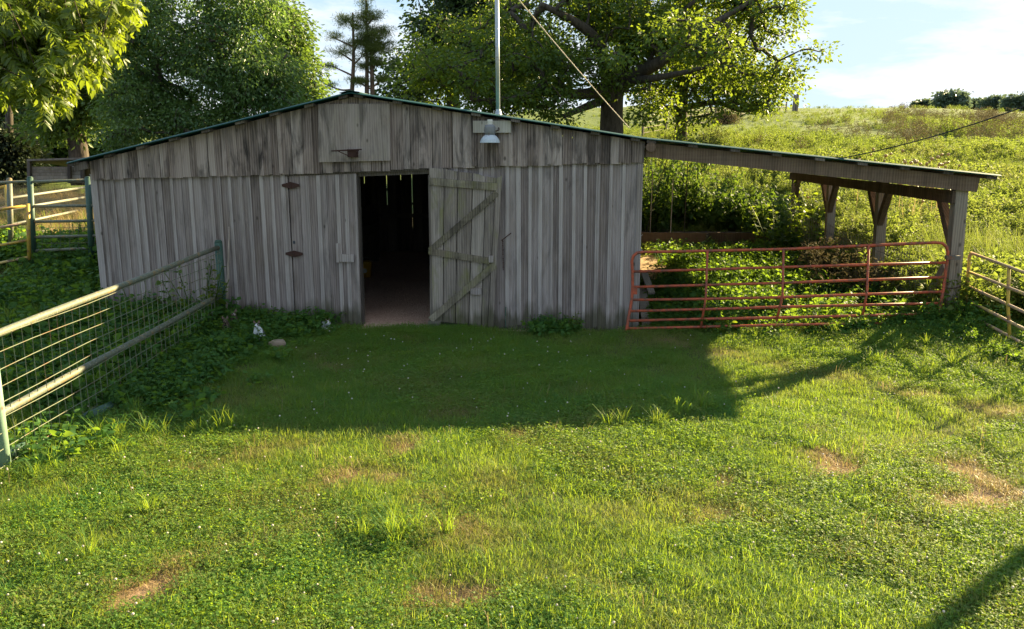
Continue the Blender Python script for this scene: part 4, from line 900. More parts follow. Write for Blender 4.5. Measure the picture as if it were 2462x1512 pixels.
# woodland edge at the far left
for lab, x, Y, w, top, mt, tr in (('shaded tree with a thick bare trunk beside the old shed', 186, 32, 150, 60, LEAF_LIGHT, .42), ('dark tree at the far left edge behind the shed', 10, 40, 150, 70, LEAF_DARK, .3),
                              ('dark tree behind the shed roof', 95, 44, 130, 120, LEAF_DARK, .3), ('yellow green understory tree left of the hickory', 240, 40, 110, 150, LEAF_LIGHT, .2), ('leafy understory tree over the old shed', 150, 37, 80, 210, LEAF_LIGHT, .15), ('dark bushy cedar left of the shed', 22, 33, 60, 330, LEAF_CEDAR, .2)):
    ced = 'cedar' in lab
    bl = [blob(x, 400, w * .8, 45, Y), blob(x - 10, 360, w * .6, 40, Y)] if ced else [blob(x - w * .3, top + 110, w * .6, 80, Y), blob(x + w * .3, top + 60, w * .6, 80, Y), blob(x, top, w * .7, 70, Y), blob(x + w * .1, top + 190, w * .7, 50, Y), blob(x - w * .2, top + 250, w * .5, 32, Y)]
    lean = -14 if tr > .4 else 0
    tree('cedar_tree' if ced else 'woodland_tree', lab, tuple(at(x, 440, Y)), [LP((x + 12 if lean else x, 445, Y, tr), (x, 340, Y, tr * .85), (x + lean, 250, Y, tr * .6), (x, 380 if ced else top, Y, tr * .25))], bl, 330, 52, (0.24, 0.5), mt, spread=0.45, gap=0.2)
# trees on the far skyline
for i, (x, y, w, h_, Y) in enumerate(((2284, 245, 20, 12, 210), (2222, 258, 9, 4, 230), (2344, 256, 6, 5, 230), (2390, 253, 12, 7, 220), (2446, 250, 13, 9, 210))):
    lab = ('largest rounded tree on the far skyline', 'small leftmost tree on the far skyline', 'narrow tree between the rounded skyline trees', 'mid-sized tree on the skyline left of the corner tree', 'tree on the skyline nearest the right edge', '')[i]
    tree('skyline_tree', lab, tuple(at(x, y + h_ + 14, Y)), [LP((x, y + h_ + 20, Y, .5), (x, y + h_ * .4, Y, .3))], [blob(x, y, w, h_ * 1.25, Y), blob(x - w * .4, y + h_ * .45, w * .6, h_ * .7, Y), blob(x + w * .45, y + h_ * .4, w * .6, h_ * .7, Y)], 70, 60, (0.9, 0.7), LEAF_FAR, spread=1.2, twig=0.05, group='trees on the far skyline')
tree('bush', 'brown leafless-looking bush by the hill fence', tuple(at(1742, 300, 58)), [LP((1742, 300, 58, .08), (1742, 275, 58, .04))], [blob(1742, 285, 26, 14, 58)], 60, 50, (0.16, 0.3), BROWNW, spread=0.4, cat='bush')
tree('bush', 'rounded dark bush near the crest beside the hill fence', tuple(at(1830, 285, 68)), [LP((1830, 290, 68, .08), (1830, 262, 68, .04))], [blob(1832, 268, 22, 18, 68)], 70, 50, (0.2, 0.5), LEAF_DARK, spread=0.4, cat='bush')

# near walnut: compound leaves hanging into the frame at the upper left
def compound(npair, L, seed):
    r_ = np.random.default_rng(seed); ts = np.linspace(0.16, 0.97, npair); P, A, N = [], [], []
    sp_ = lambda t: np.array([L * t * (1 - 0.06 * t), 0.0, -0.26 * L * t * t])
    for t in ts:
        b = sp_(t); d = np.array([1, 0, -0.84 * t * 1.1]); d /= np.linalg.norm(d)
        for s in (-1, 1):
            A.append(d * 0.55 + np.array([0, s, -0.30]) + r_.normal(0, 0.2, 3)); P.append(b + r_.normal(0, 0.003, 3)); N.append(np.array([0, s * 0.25, 1.0]) + r_.normal(0, 0.25, 3))
    P.append(sp_(1.0)); A.append(np.array([1, 0, -0.9])); N.append(np.array([0, 0, 1.0]))
    P, A, N = map(np.array, (P, A, N))
    ll = L * 0.34 * (0.75 + 0.5 * np.sin(np.linspace(0.3, 2.7, len(P)))) * r_.uniform(0.85, 1.15, len(P))
    V, F, k = leaves(P, A, N, ll, ll * 0.36, oval=True, curl=0.16)
    var = np.repeat(r_.random(len(P)), k)
    rp = [sp_(t) for t in np.linspace(0, 1, 6)]; RV, RF = [], []
    for p_ in rp: RV += [p_ + np.array([0, .0025, 0]), p_ + np.array([0, -.0025, 0]), p_ + np.array([0, 0, -.004])]
    for i in range(5):
        for a in range(3):
            b = (a + 1) % 3; RF += [[i * 3 + a, i * 3 + b, i * 3 + 3 + b], [i * 3 + a, i * 3 + 3 + b, i * 3 + 3 + a]]
    return join([(V, F, var), (np.array(RV), np.array(RF), np.full(len(RV), .5))])
CL = [compound(random.choice((6, 7, 8)), 1.0, 100 + i) for i in range(6)]
CLM = []
for i, (V, F, v) in enumerate(CL):
    me = np_mesh('compound_leaf', V, F, v); me.materials.append(LEAF_WAL); CLM.append(me)
YWN = 8.2
wal = thing('walnut_tree', 'near walnut branches with drooping compound leaves filling the upper left corner', 'tree', (-8.5, 8.2, 0))
bm = bmesh.new()
def wlimb(*pts):
    pp = [at(x, y, Y) for x, y, Y, r_ in pts]; tube(bm, pp, [r_ for *_, r_ in pts], 8); return pp
wl_nodes = []
tube(bm, [(-8.7, 8.3, -0.2), (-8.6, 8.3, 2.0), (-8.3, 8.25, 4.2), (-8.0, 8.2, 6.2)], [.24, .2, .17, .1], 12)
for pts in ([(-640, 60, 8.3, .07), (-300, -40, 8.2, .05), (0, 20, 8.1, .03), (120, 90, 8.1, .018), (230, 165, 8.0, .008)], [(-500, -150, 8.6, .06), (0, -120, 8.6, .04), (170, -60, 8.6, .025), (300, 30, 8.6, .008)],
            [(-640, 200, 7.8, .05), (-200, 90, 7.8, .03), (0, 130, 7.8, .016), (130, 240, 7.7, .006)], [(0, -120, 8.6, .03), (90, -30, 8.8, .018), (170, 60, 8.9, .008)], [(-200, 90, 8.8, .03), (20, 60, 9.2, .02), (110, 120, 9.3, .01)]):
    pp = wlimb(*pts)
    for a, b in zip(pp[1:], pp[2:]):
        for t in np.linspace(0, 1, 14): wl_nodes.append(a.lerp(b, t))
wl_nodes = np.array(wl_nodes)
cands = []
for x, y, rx, ry, Y, n in ((60, 20, 150, 95, 8.4, 250), (60, 120, 125, 75, 8.2, 210), (200, 60, 85, 75, 8.5, 120), (190, 140, 75, 55, 8.2, 90), (30, 205, 70, 40, 8.0, 70), (110, 200, 65, 40, 8.0, 60), (290, 25, 45, 30, 8.6, 40), (130, 250, 14, 20, 7.7, 5), (40, 60, 150, 120, 9.4, 210), (150, 40, 150, 90, 9.4, 170), (90, 100, 120, 100, 10.2, 170)):
    for _ in range(int(n * 1.45)):
        r1 = math.sqrt(random.random()); a_ = random.uniform(0, 6.283)
        cands.append((x + rx * r1 * math.cos(a_), y + ry * r1 * math.sin(a_), Y + random.gauss(0, 0.45)))
big = []
for k, (x, y, Y) in enumerate(cands):
    p_ = at(x - 22, y - 20, Y)
    d = np.array(p_) - np.array([-8.2, 8.3, 5.0]); az = math.atan2(d[1], d[0]) + random.gauss(0, 1.1)
    M = Matrix.Translation(p_) @ Euler((random.gauss(0, .5), random.uniform(-0.25, 0.8), az), 'XYZ').to_matrix().to_4x4() @ Matrix.Scale(random.uniform(0.17, 0.29), 4)
    big.append((Y, k % 6, M))
    if k % 3 == 0:
        j = int(np.argmin(((wl_nodes - np.array(p_)) ** 2).sum(1))); a = Vector(wl_nodes[j]); tube(bm, [a, a.lerp(p_, .5) + Vector((0, 0, .04)), p_], [.007, .005, .003], 4, False)
bm_obj('trunk', bm, BARK, wal, smooth=True)
big.sort(key=lambda q_: q_[0])
for Y, i, M in big[:290]:
    o = bpy.data.objects.new('compound_leaf', CLM[i]); COL.objects.link(o); o.parent = wal
    M2 = Matrix.Translation(-wal.location) @ M; o.matrix_basis = M2
parts = []
for Y, i, M in big[290:]:
    V, F, v = CL[i]; A4 = np.array(M); parts.append((V @ A4[:3, :3].T + A4[:3, 3], F, v))
V, F, v = join(parts)
cr_ = link('foliage', np_mesh('foliage', V - np.array(wal.location), F, v), LEAF_WAL, wal, wal.location); cr_['kind'] = 'stuff'

# ---------------------------------------------------------------- scattering of small plants (one object per kind of cover)
def proto(name, V, F, var, mat):
    me = np_mesh(name, V, F, var); me.materials.append(mat); return bpy.data.objects.new(name, me)
def scatter(name, protos, P, scl, rot=None, dry=None, pid=None, tilt=0.12):
    n = len(P); me = bpy.data.meshes.new(name)
    me.vertices.add(n); me.vertices.foreach_set('co', np.asarray(P, np.float32).ravel())
    def att(nm, ty, dat, key='value'):
        a = me.attributes.new(nm, ty, 'POINT'); a.data.foreach_set(key, dat)
    if rot is None: rot = np.stack([rng.normal(0, tilt, n), rng.normal(0, tilt, n), rng.uniform(0, 6.283, n)], 1)
    att('rot', 'FLOAT_VECTOR', np.asarray(rot, np.float32).ravel(), 'vector')
    att('scl', 'FLOAT', np.asarray(scl, np.float32)); att('dry', 'FLOAT', np.asarray(dry if dry is not None else np.zeros(n), np.float32))
    if pid is None: pid = rng.integers(0, len(protos), n)
    att('pid', 'INT', np.asarray(pid, np.int32))
    o = link(name, me); tag(o, kind='stuff')
    ng = bpy.data.node_groups.new(name + '_scatter', 'GeometryNodeTree')
    ng.interface.new_socket('Geometry', in_out='INPUT', socket_type='NodeSocketGeometry'); ng.interface.new_socket('Geometry', in_out='OUTPUT', socket_type='NodeSocketGeometry')
    N, K = ng.nodes, ng.links; gi = N.new('NodeGroupInput'); go = N.new('NodeGroupOutput'); jn = N.new('GeometryNodeJoinGeometry')
    def named(nm, ty):
        x = N.new('GeometryNodeInputNamedAttribute'); x.data_type = ty; x.inputs[0].default_value = nm
        return next(s for s in x.outputs if s.enabled and s.name == 'Attribute')
    ra, sa_, pa_ = named('rot', 'FLOAT_VECTOR'), named('scl', 'FLOAT'), named('pid', 'INT')
    e2r = N.new('FunctionNodeEulerToRotation'); K.new(ra, e2r.inputs[0])
    for i, po in enumerate(protos):
        oi = N.new('GeometryNodeObjectInfo'); oi.inputs['Object'].default_value = po; oi.inputs['As Instance'].default_value = True
        ip = N.new('GeometryNodeInstanceOnPoints'); cmp_ = N.new('FunctionNodeCompare'); cmp_.data_type = 'INT'; cmp_.operation = 'EQUAL'
        ins = [s for s in cmp_.inputs if s.enabled]; K.new(pa_, ins[0]); ins[1].default_value = i
        K.new(gi.outputs[0], ip.inputs['Points']); K.new(cmp_.outputs[0], ip.inputs['Selection']); K.new(oi.outputs['Geometry'], ip.inputs['Instance'])
        K.new(e2r.outputs[0], ip.inputs['Rotation']); K.new(sa_, ip.inputs['Scale']); K.new(ip.outputs[0], jn.inputs[0])
    K.new(jn.outputs[0], go.inputs[0])
    md = o.modifiers.new('scatter', 'NODES'); md.node_group = ng
    return o
def blades(n, rad, h, w, lean=0.5, hs=0.3):
    """tapering bent grass blades: five triangles each."""
    a = rng.uniform(0, 6.283, n); r_ = rad * np.sqrt(rng.random(n)); B = np.stack([r_ * np.cos(a), r_ * np.sin(a), np.zeros(n)], 1)
    H = h * rng.uniform(1 - hs, 1 + hs, n); d = rng.uniform(0, 6.283, n); D = np.stack([np.cos(d), np.sin(d), np.zeros(n)], 1); S = np.stack([-np.sin(d), np.cos(d), np.zeros(n)], 1)
    le = lean * rng.uniform(0.2, 1.3, n); W = (w * rng.uniform(0.7, 1.3, n))[:, None]
    Z = np.array([0, 0, 1.0]); p1 = B + D * (H * le * .22)[:, None] + Z * (H * .5)[:, None]; p2 = B + D * (H * le * .62)[:, None] + Z * (H * .84)[:, None]; p3 = B + D * (H * le * 1.15)[:, None] + Z * (H * (1.02 - .35 * le))[:, None]
    V = np.stack([B - S * W * .5, B + S * W * .5, p1 - S * W * .45, p1 + S * W * .45, p2 - S * W * .28, p2 + S * W * .28, p3], 1)
    F = np.array([[0, 1, 3], [0, 3, 2], [2, 3, 5], [2, 5, 4], [4, 5, 6]])
    return V.reshape(-1, 3), (F[None] + (np.arange(n) * 7)[:, None, None]).reshape(-1, 3), np.repeat(rng.random(n), 7)
def cloverp(n, rad, h, ls):
    a = rng.uniform(0, 6.283, n); r_ = rad * np.sqrt(rng.random(n)); T = np.stack([r_ * np.cos(a), r_ * np.sin(a), h * rng.uniform(0.45, 1.1, n)], 1)
    parts = []
    P = np.repeat(T, 3, 0); ang = np.repeat(rng.uniform(0, 6.283, n), 3) + np.tile([0, 2.09, 4.19], n)
    A = np.stack([np.cos(ang), np.sin(ang), rng.normal(0.05, 0.2, 3 * n)], 1); Nn = np.repeat(rdir(n, 2.2), 3, 0)
    l = np.repeat(ls * rng.uniform(.7, 1.25, n), 3); V, F, k = leaves(P, A, Nn, l, l * 0.95)
    parts.append((V, F, np.repeat(np.repeat(rng.random(n), 3), k)))
    S0 = T * np.array([0.8, 0.8, 0.0]); V = np.stack([S0 + [.0012, 0, 0], S0 - [.0012, 0, 0], T], 1).reshape(-1, 3); parts.append((V, np.arange(3 * n).reshape(-1, 3), np.repeat(rng.random(n), 3)))
    return join(parts)
def weedp(nst, rad, h, ll, lw, nl, oval=True, bend=0.3, curl=0.25, zb=0.25):
    """broad-leaved weed: bent stems with leaves up their length."""
    parts = []
    for s in range(nst):
        a = rng.uniform(0, 6.283); r_ = rad * math.sqrt(rng.random()); b = np.array([r_ * math.cos(a), r_ * math.sin(a), 0]); H = h * rng.uniform(.6, 1.15); d = np.array([math.cos(a), math.sin(a), 0]) * bend * H + rng.normal(0, .08 * H, 3) * [1, 1, 0]
        t = np.sort(rng.uniform(0.2, 1.0, nl)); P = b + d * (t ** 1.6)[:, None] + np.array([0, 0, 1]) * (H * t)[:, None]
        an = np.arange(nl) * 2.4 + rng.uniform(0, 6); A = np.stack([np.cos(an), np.sin(an), rng.normal(zb, .25, nl)], 1); N = rdir(nl, 1.6)
        L = ll * rng.uniform(.6, 1.2, nl) * (1.15 - .55 * t); V, F, k = leaves(P + A * 0.02, A, N, L, L * lw, oval=oval, curl=curl); parts.append((V, F, np.repeat(rng.random(nl), k)))
        tt = np.linspace(0, 1, 5); C = b + d * (tt ** 1.6)[:, None] + np.array([0, 0, 1]) * (H * tt)[:, None]; w = 0.004 * (1 + h)
        V = np.concatenate([C + [w, 0, 0], C - [w * .5, w * .8, 0], C + [-w * .5, w * .8, 0]]); F = []
        for i in range(4):
            for q_ in range(3):
                u, v_ = q_ * 5, ((q_ + 1) % 3) * 5; F += [[u + i, v_ + i, v_ + i + 1], [u + i, v_ + i + 1, u + i + 1]]
        parts.append((V, np.array(F), np.full(15, .35)))
    return join(parts)
def bushyp(nst, rad, h, n, l, w):
    """feathery pasture weed: many fine leaflets round branching stems."""
    parts = []
    for s in range(nst):
        a = rng.uniform(0, 6.283); r_ = rad * math.sqrt(rng.random()); b = np.array([r_ * math.cos(a), r_ * math.sin(a), 0]); H = h * rng.uniform(.55, 1.15)
        t = rng.random(n) ** .7; sprd = 0.30 * H * (1.05 - t) + .05 * H; an = rng.uniform(0, 6.283, n); rr = sprd * rng.random(n) ** .5
        P = b * (1 + .4 * t[:, None]) + np.stack([rr * np.cos(an), rr * np.sin(an), H * t - rr * .1], 1)
        A = np.stack([np.cos(an), np.sin(an), rng.normal(.5, .4, n)], 1); L = l * rng.uniform(.6, 1.3, n); V, F, k = leaves(P, A, rdir(n, 1.0), L, L * w); parts.append((V, F, np.repeat(np.clip(rng.random(n) * .6 + .4 * t, 0, 1), k)))
    return join(parts)
def inside(P, m=0.0):
    x, y = P[:, 0], P[:, 1]; return (x > -8.2 - m) & (x < 0.9 + m) & (y > 13.12 - m) & (y < 23.5 + m)
def on_ground(xy, dz=0.0): return np.column_stack([xy, terrain(xy[:, 0], xy[:, 1]) + dz])

def wedge(n, y0, y1, m=0.9, power=1.0):
    """points over the ground in front of the lens and well to either side."""
    y = y0 + (y1 - y0) * rng.random(n) ** power; u = rng.uniform(-0.80, 0.70, n); x = u * (y + 1.2) + rng.uniform(-m, m, n)
    return np.column_stack([x, y])

G_ = [proto('grass_tuft', *blades(62, .18, .058, .0038, 1.0), GRASS) for _ in range(4)] + [proto('grass_tuft', *blades(40, .16, .10, .0045, .95), GRASS) for _ in range(2)]
xy = wedge(19000, 3.4, 13.6, power=0.85); xy = xy[~inside(xy)]
xy = xy[~((xy[:, 0] > -4.0) & (xy[:, 0] < -2.2) & (xy[:, 1] > 12.95))]
dr = dryness(xy[:, 0], xy[:, 1]); keep = rng.random(len(xy)) > 0.72 * sst(.45, .95, dr); xy, dr = xy[keep], dr[keep]
tall = sst(.25, .8, fnoise(xy[:, 0], xy[:, 1], 1.3, 5.0)); pid = np.where(rng.random(len(xy)) < .06 + .25 * tall * (dr < .3), rng.integers(4, 6, len(xy)), rng.integers(0, 4, len(xy)))
scatter('lawn_grass', G_, on_ground(xy, -.006), rng.uniform(.7, 1.25, len(xy)) * (1 - .35 * dr), dry=dr, pid=pid)
K_ = [proto('clover_clump', *cloverp(66, .17, .055, .0125), CLOVER) for _ in range(4)]
xy = wedge(19000, 3.4, 13.4, power=.9); dr = dryness(xy[:, 0], xy[:, 1]); cl = fnoise(xy[:, 0], xy[:, 1], 1.5, 8.0) + .3 * fnoise(xy[:, 0], xy[:, 1], 4.0, 3.0)
keep = (rng.random(len(xy)) < sst(-.4, .45, cl)) & (dr < .55) & ~inside(xy); xy, dr = xy[keep], dr[keep]
scatter('clover', K_, on_ground(xy, .0), rng.uniform(.75, 1.3, len(xy)), dry=dr * .6)
bmv = bmesh.new(); bmesh.ops.create_icosphere(bmv, subdivisions=1, radius=.0085); bmesh.ops.translate(bmv, verts=bmv.verts, vec=(0, 0, .085)); bmv.verts.ensure_lookup_table()
V = np.array([v.co for v in bmv.verts]); F = np.array([[v.index for v in f.verts] for f in bmv.faces]); bmv.free()
ST = np.array([[.0012, 0, 0], [-.0012, 0, 0], [0, 0, .08]])
FLW = proto('clover_head', *join([(V, F, rng.random(len(V))), (ST, np.array([[0, 1, 2]]), np.array([.1, .1, .1]))]), PETAL)
xy = wedge(900, 3.6, 12.8); xy = xy[fnoise(xy[:, 0], xy[:, 1], 1.5, 8.0) > -.35]
scatter('clover_flowers', [FLW], on_ground(xy), rng.uniform(.7, 1.25, len(xy)))
SB = [proto('long_grass', *blades(26, .06, .33, .008, 1.0), GRASS) for _ in range(2)]
lg = np.array([gpt(*q_) for q_ in ((960, 1290), (985, 1275), (1010, 1265), (940, 1300), (1590, 1000), (1640, 995), (1690, 985), (1720, 1000), (1560, 1010), (330, 1010), (270, 1030), (290, 1060), (400, 1050), (480, 1040), (240, 1070), (560, 1045), (2100, 880), (2150, 870), (1450, 1020), (200, 1110), (120, 1140), (60, 1160), (330, 1240), (250, 1330), (1890, 830), (2000, 830), (2180, 860), (1780, 815), (2230, 900), (2420, 960), (2330, 900))])
lg = np.concatenate([lg + rng.normal(0, .13, lg.shape) for _ in range(3)])
scatter('long_grass', SB, on_ground(lg), rng.uniform(.4, .8, len(lg)))
STK = [proto('dry_stalk', *blades(5, .1, .22, .003, 1.1), DRYG) for _ in range(2)]
xy = wedge(150, 3.6, 11.5); scatter('dry_stalks', STK, on_ground(xy), rng.uniform(.5, 1.0, len(xy)))
DF = [proto('dead_grass', *blades(40, .16, .05, .004, 1.5), DRYG) for _ in range(2)]
xy = wedge(9000, 3.5, 12.5); dr = dryness(xy[:, 0], xy[:, 1]); xy = xy[rng.random(len(xy)) < sst(.3, .7, dr) * (1 - .55 * sst(.75, 1., dr))]
scatter('dead_grass', DF, on_ground(xy, -.005), rng.uniform(.6, 1.1, len(xy)))

# weeds along the wire fence, the barn foot, the corral and under the lean-to
W1 = [proto('weed_clump', *weedp(6, .16, .26, .11, .62, 6), WEED) for _ in range(4)]
def pts_poly(n, x0, x1, y0, y1): return np.column_stack([rng.uniform(x0, x1, n), rng.uniform(y0, y1, n)])
def keepf(xy, f, th): return xy[rng.random(len(xy)) < sst(th - .25, th + .25, f(xy))]
t = rng.random(620); fx = -5.22 + (-5.93 + 5.22) * ((6.72 + 6.3 * t) - 6.72) / 6.3
a1 = np.column_stack([fx + rng.normal(.15, .42, 620), 6.9 + 6.1 * t]); a1 = a1[(a1[:, 1] > 8.6) | (rng.random(len(a1)) < .18)]
a2 = pts_poly(1300, -13.5, -5.9, 8.5, 16.5); a2 = a2[~inside(a2, .05)]; a2 = a2[fnoise(a2[:, 0], a2[:, 1], 1.4, 4.0) > -.45]
a3 = np.column_stack([rng.uniform(-5.9, 0.5, 330), 13.05 - np.abs(rng.normal(0, .22, 330))]); a3 = a3[~((a3[:, 0] > -3.75) & (a3[:, 0] < -0.9)) ]; a3 = a3[(a3[:, 0] < -4.2) | (fnoise(a3[:, 0] * 2, a3[:, 1], 1.5, 3.0) > .0)]
a4 = np.column_stack([rng.normal(-5.2, .45, 150), rng.normal(12.2, .5, 150)])
a = np.concatenate([a1, a2, a3, a4]); scatter('fence_weeds', W1, on_ground(a, -.02), rng.uniform(.55, 1.25, len(a)) * np.where(a[:, 0] < -5.9, 1.45, 1.0))
W2 = [proto('lean_to_weed', *weedp(6, .2, .36, .135, .6, 7, zb=.1), WEED) for _ in range(3)]
b = pts_poly(1150, 1.15, 6.0, 13.25, 23.6); b = b[~((b[:, 0] < 2.0) & (b[:, 1] > 18.3))]; b = b[(b[:, 0] > 1.6) | (rng.random(len(b)) < .5)]
b = b[fnoise(b[:, 0], b[:, 1], 1.6, 2.0) > -.75]
b2 = np.column_stack([1.9 + 4.2 * rng.random(105) ** .6, rng.normal(12.97, .10, 105)]); b3 = np.column_stack([rng.normal(5.35, .35, 105), rng.normal(12.55, .3, 105)]); b4 = np.column_stack([rng.uniform(5.2, 6.3, 90), rng.uniform(9.8, 12.0, 90)]); b4 = b4[b4[:, 0] > 5.3 + .2 * (12.3 - b4[:, 1])]
b = np.concatenate([b, b2]); scatter('lean_to_weeds', W2, on_ground(b, -.02), rng.uniform(.55, 1.2, len(b)) * np.where(b[:, 1] < 13.2, .55 + .35 * sst(4.5, 6, b[:, 0]), 1.0))
b = np.concatenate([b3, b4]); scatter('corner_weeds', W1 + [proto('fine_weed', *bushyp(4, .15, .4, 60, .06, .45), WEED)], on_ground(b, -.02), rng.uniform(.35, .65, len(b)))
# shaded long grass behind the wire fence
xy = pts_poly(1900, -14, -5.4, 6.5, 15.5); xy = xy[~inside(xy, .02)]; xy = xy[xy[:, 0] < -5.35 - (xy[:, 1] - 6.7) * .1]
scatter('fence_grass', SB + G_[4:], on_ground(xy, -.01), rng.uniform(.6, 1.0, len(xy)))
# dry tan field beyond the corral
DG = [proto('dry_tuft', *blades(36, .22, .62, .007, .7), DRYG) for _ in range(3)]
xy = pts_poly(4200, -26, -8.6, 16.2, 30); xy = xy[~inside(xy, .2)]; f = sst(17, 22, xy[:, 1]); k_ = rng.random(len(xy)) < .2 + .8 * f; xy = xy[k_]
scatter('dry_field_grass', DG, on_ground(xy), rng.uniform(.45, 1.0, len(xy)) * (.6 + .4 * sst(16, 26, xy[:, 1])))
xy = pts_poly(900, -26, -8.6, 15.5, 24); xy = xy[~inside(xy, .2)]
scatter('field_grass', SB, on_ground(xy), rng.uniform(.5, 1.1, len(xy)), dry=rng.uniform(.1, .9, len(xy)))

# pasture weeds over the hill
HW = [proto('pasture_weed', *bushyp(5, .35, .62, 95, .085, .42), HILLW) for _ in range(4)] + [proto('pasture_grass', *blades(60, .4, .5, .012, .8), HILLW) for _ in range(2)] + [proto('broad_weed', *weedp(6, .3, .6, .15, .45, 8, oval=False), HILLW)]
def hill_pts(n, y0, y1, x0=None):
    y = 1 / (1 / y0 - rng.random(n) * (1 / y0 - 1 / y1)); u = rng.uniform(-.12, .80, n); x = u * y + 1.0; return np.column_stack([x, y])
xy = np.concatenate([hill_pts(8000, 13.2, 92), hill_pts(5500, 30, 92), np.column_stack([rng.uniform(6.3, 22, 2300), rng.uniform(13.0, 30, 2300)])])
lean_in = (xy[:, 0] > .8) & (xy[:, 0] < 5.75) & (xy[:, 1] < 22.0); gate_in = (xy[:, 0] > 5.7) & (xy[:, 0] < 6.9) & (xy[:, 1] < 13.4)
xy = xy[~inside(xy, .3) & ~lean_in & ~gate_in]
bp = fnoise(xy[:, 0], xy[:, 1], .23, 1.0); big_ = fnoise(xy[:, 0], xy[:, 1], .55, 6.0)
s = (.75 + .55 * np.clip(big_, -.6, 1)) * rng.uniform(.7, 1.25, len(xy)) * (1 - .5 * sst(50, 80, xy[:, 1]))
s *= np.where((xy[:, 0] < 20) & (xy[:, 1] > 45), .6, 1.0)
scatter('pasture_weeds', HW, on_ground(xy, -.03), s, dry=np.clip(.02 + .4 * bp + rng.normal(0, .15, len(xy)), 0, .8))
BW = [proto('brown_weed', *bushyp(5, .4, .95, 80, .10, .25), BROWNW) for _ in range(3)]
c_ = []
for x, y, rx, n in ((2200, 330, 100, 70), (2380, 345, 90, 75), (2060, 350, 100, 10), (1780, 350, 110, 8)):
    for _ in range(n):
        Y = random.uniform(42, 66) if x > 2000 else random.uniform(36, 50); q_ = at(x + random.gauss(0, rx * .5), y, Y); c_.append((q_.x, Y))
c_ = np.array(c_); c_ = c_[(fnoise(c_[:, 0], c_[:, 1], .5, 3.0) > -.45)]
scatter('brown_hill_weeds', BW, on_ground(c_), rng.uniform(.6, 1.15, len(c_)))
dw = np.column_stack([rng.normal(5.35, .2, 26), rng.uniform(15.2, 19.6, 26)]); scatter('dead_fence_weeds', BW, on_ground(dw), rng.uniform(.55, .95, len(dw)))
bmv = bmesh.new(); bmesh.ops.create_icosphere(bmv, subdivisions=1, radius=.045); bmesh.ops.translate(bmv, verts=bmv.verts, vec=(0, 0, 1.15)); V = np.array([v.co for v in bmv.verts]); bmv.verts.index_update(); F = np.array([[v.index for v in f.verts] for f in bmv.faces]); bmv.free()
TH = proto('thistle', *join([(V, F, rng.random(len(V))), (np.array([[.008, 0, 0], [-.008, 0, 0], [0, 0, 1.15]]), np.array([[0, 1, 2]]), np.array([.2] * 3))]), DRYG)
tp = np.array([(at(random.gauss(2225, 32), 380, Y).x, Y) for Y in np.random.default_rng(3).uniform(19, 26, 70)] + [(at(random.gauss(2100, 40), 380, Y).x, Y) for Y in np.random.default_rng(4).uniform(20, 27, 26)])
scatter('thistle_heads', [TH], on_ground(tp), rng.uniform(.75, 1.2, len(tp)))
TG = [proto('seed_grass', *blades(30, .2, .95, .010, .75), HILLW)]
xy = np.column_stack([rng.uniform(5.9, 9.5, 100), rng.uniform(13.8, 19, 100)]); scatter('seed_grass', TG, on_ground(xy), rng.uniform(.5, .85, len(xy)), dry=rng.uniform(0, .45, len(xy)))

# ---------------------------------------------------------------- single plants
def plant(name, label, loc, args, mat, cat='plant', group=None, s=1.0, **kw):
    t = thing(name, label, cat, loc, group)
    V, F, v = weedp(*args, **kw); nst = args[0]
    me = np_mesh('foliage', V * s, F, v); link('foliage', me, mat, t, loc)
    return t
def gl(x, y, Y): q_ = at(x, y, Y); return (q_.x, Y, tz(q_.x, Y) - .02)
PLANT = leaf_mat('plant_leaf', [(0.0, (0.026, 0.070, 0.018)), (0.6, (0.052, 0.105, 0.024)), (1.0, (0.10, 0.15, 0.03))], (0.38, 0.48, 0.02), tw=0.48, rough=0.55, spec=0.25)
plant('weed_plant', 'tall broad-leaved weed growing behind the wire fence near the barn door', gl(478, 740, 12.75), (11, .34, .95, .17, .75, 11), PLANT)
plant('weed_plant', 'low broad-leaved weed hiding the base of the left barn wall', gl(405, 735, 12.9), (5, .25, .42, .16, .75, 5), PLANT)
plant('weed_plant', 'dark leafy weed at the wall foot right of the open door', gl(1382, 785, 13.0), (7, .16, .36, .10, .40, 9), PLANT)
plant('weed_plant', 'pale leafy weed beside the nearest fence post at lower left', gl(75, 1100, 6.95), (6, .16, .26, .10, .6, 6), PLANT)
plant('weed_plant', 'round-leaved vine climbing the middle of the red gate', gl(1720, 800, 12.9), (5, .16, .30, .12, .85, 5), PLANT)
plant('weed_plant', 'broad-leaved vine at the foot of the lean-to corner post', gl(2262, 790, 12.9), (6, .20, .42, .13, .8, 6), PLANT)
plant('weed_plant', 'bushy weed under the bottom hinge of the closed door', gl(720, 795, 12.95), (5, .1, .2, .07, .6, 6), PLANT)
plant('weed_plant', 'large-leaved weed beside the fallen green pipe', gl(180, 985, 8.0), (4, .15, .16, .14, .75, 5), PLANT)
GARDEN = leaf_mat('garden_leaf', [(0.0, (0.018, 0.052, 0.014)), (0.6, (0.034, 0.08, 0.018)), (1.0, (0.075, 0.125, 0.025))], (0.24, 0.36, 0.02), tw=0.38, rough=0.65, spec=.15)
for i in range(17):
    x = 1.2 + i * .265 + random.uniform(-.08, .08); Y = random.uniform(24.2, 25.8); h_ = random.uniform(1.75, 2.45) * (1.0 if i < 8 else .8 if i < 12 else .62)
    t = thing('garden_plant', 'tall leafy garden plant growing in the raised bed behind the lean-to', 'plant', (x, Y, BT - .1), 'tall plants in the raised bed')
    V, F, v = weedp(9, .30, h_, .21, .52, 26, bend=.2, zb=-.25, curl=.35); link('foliage', np_mesh('foliage', V, F, v), GARDEN, t, (x, Y, BT - .1))
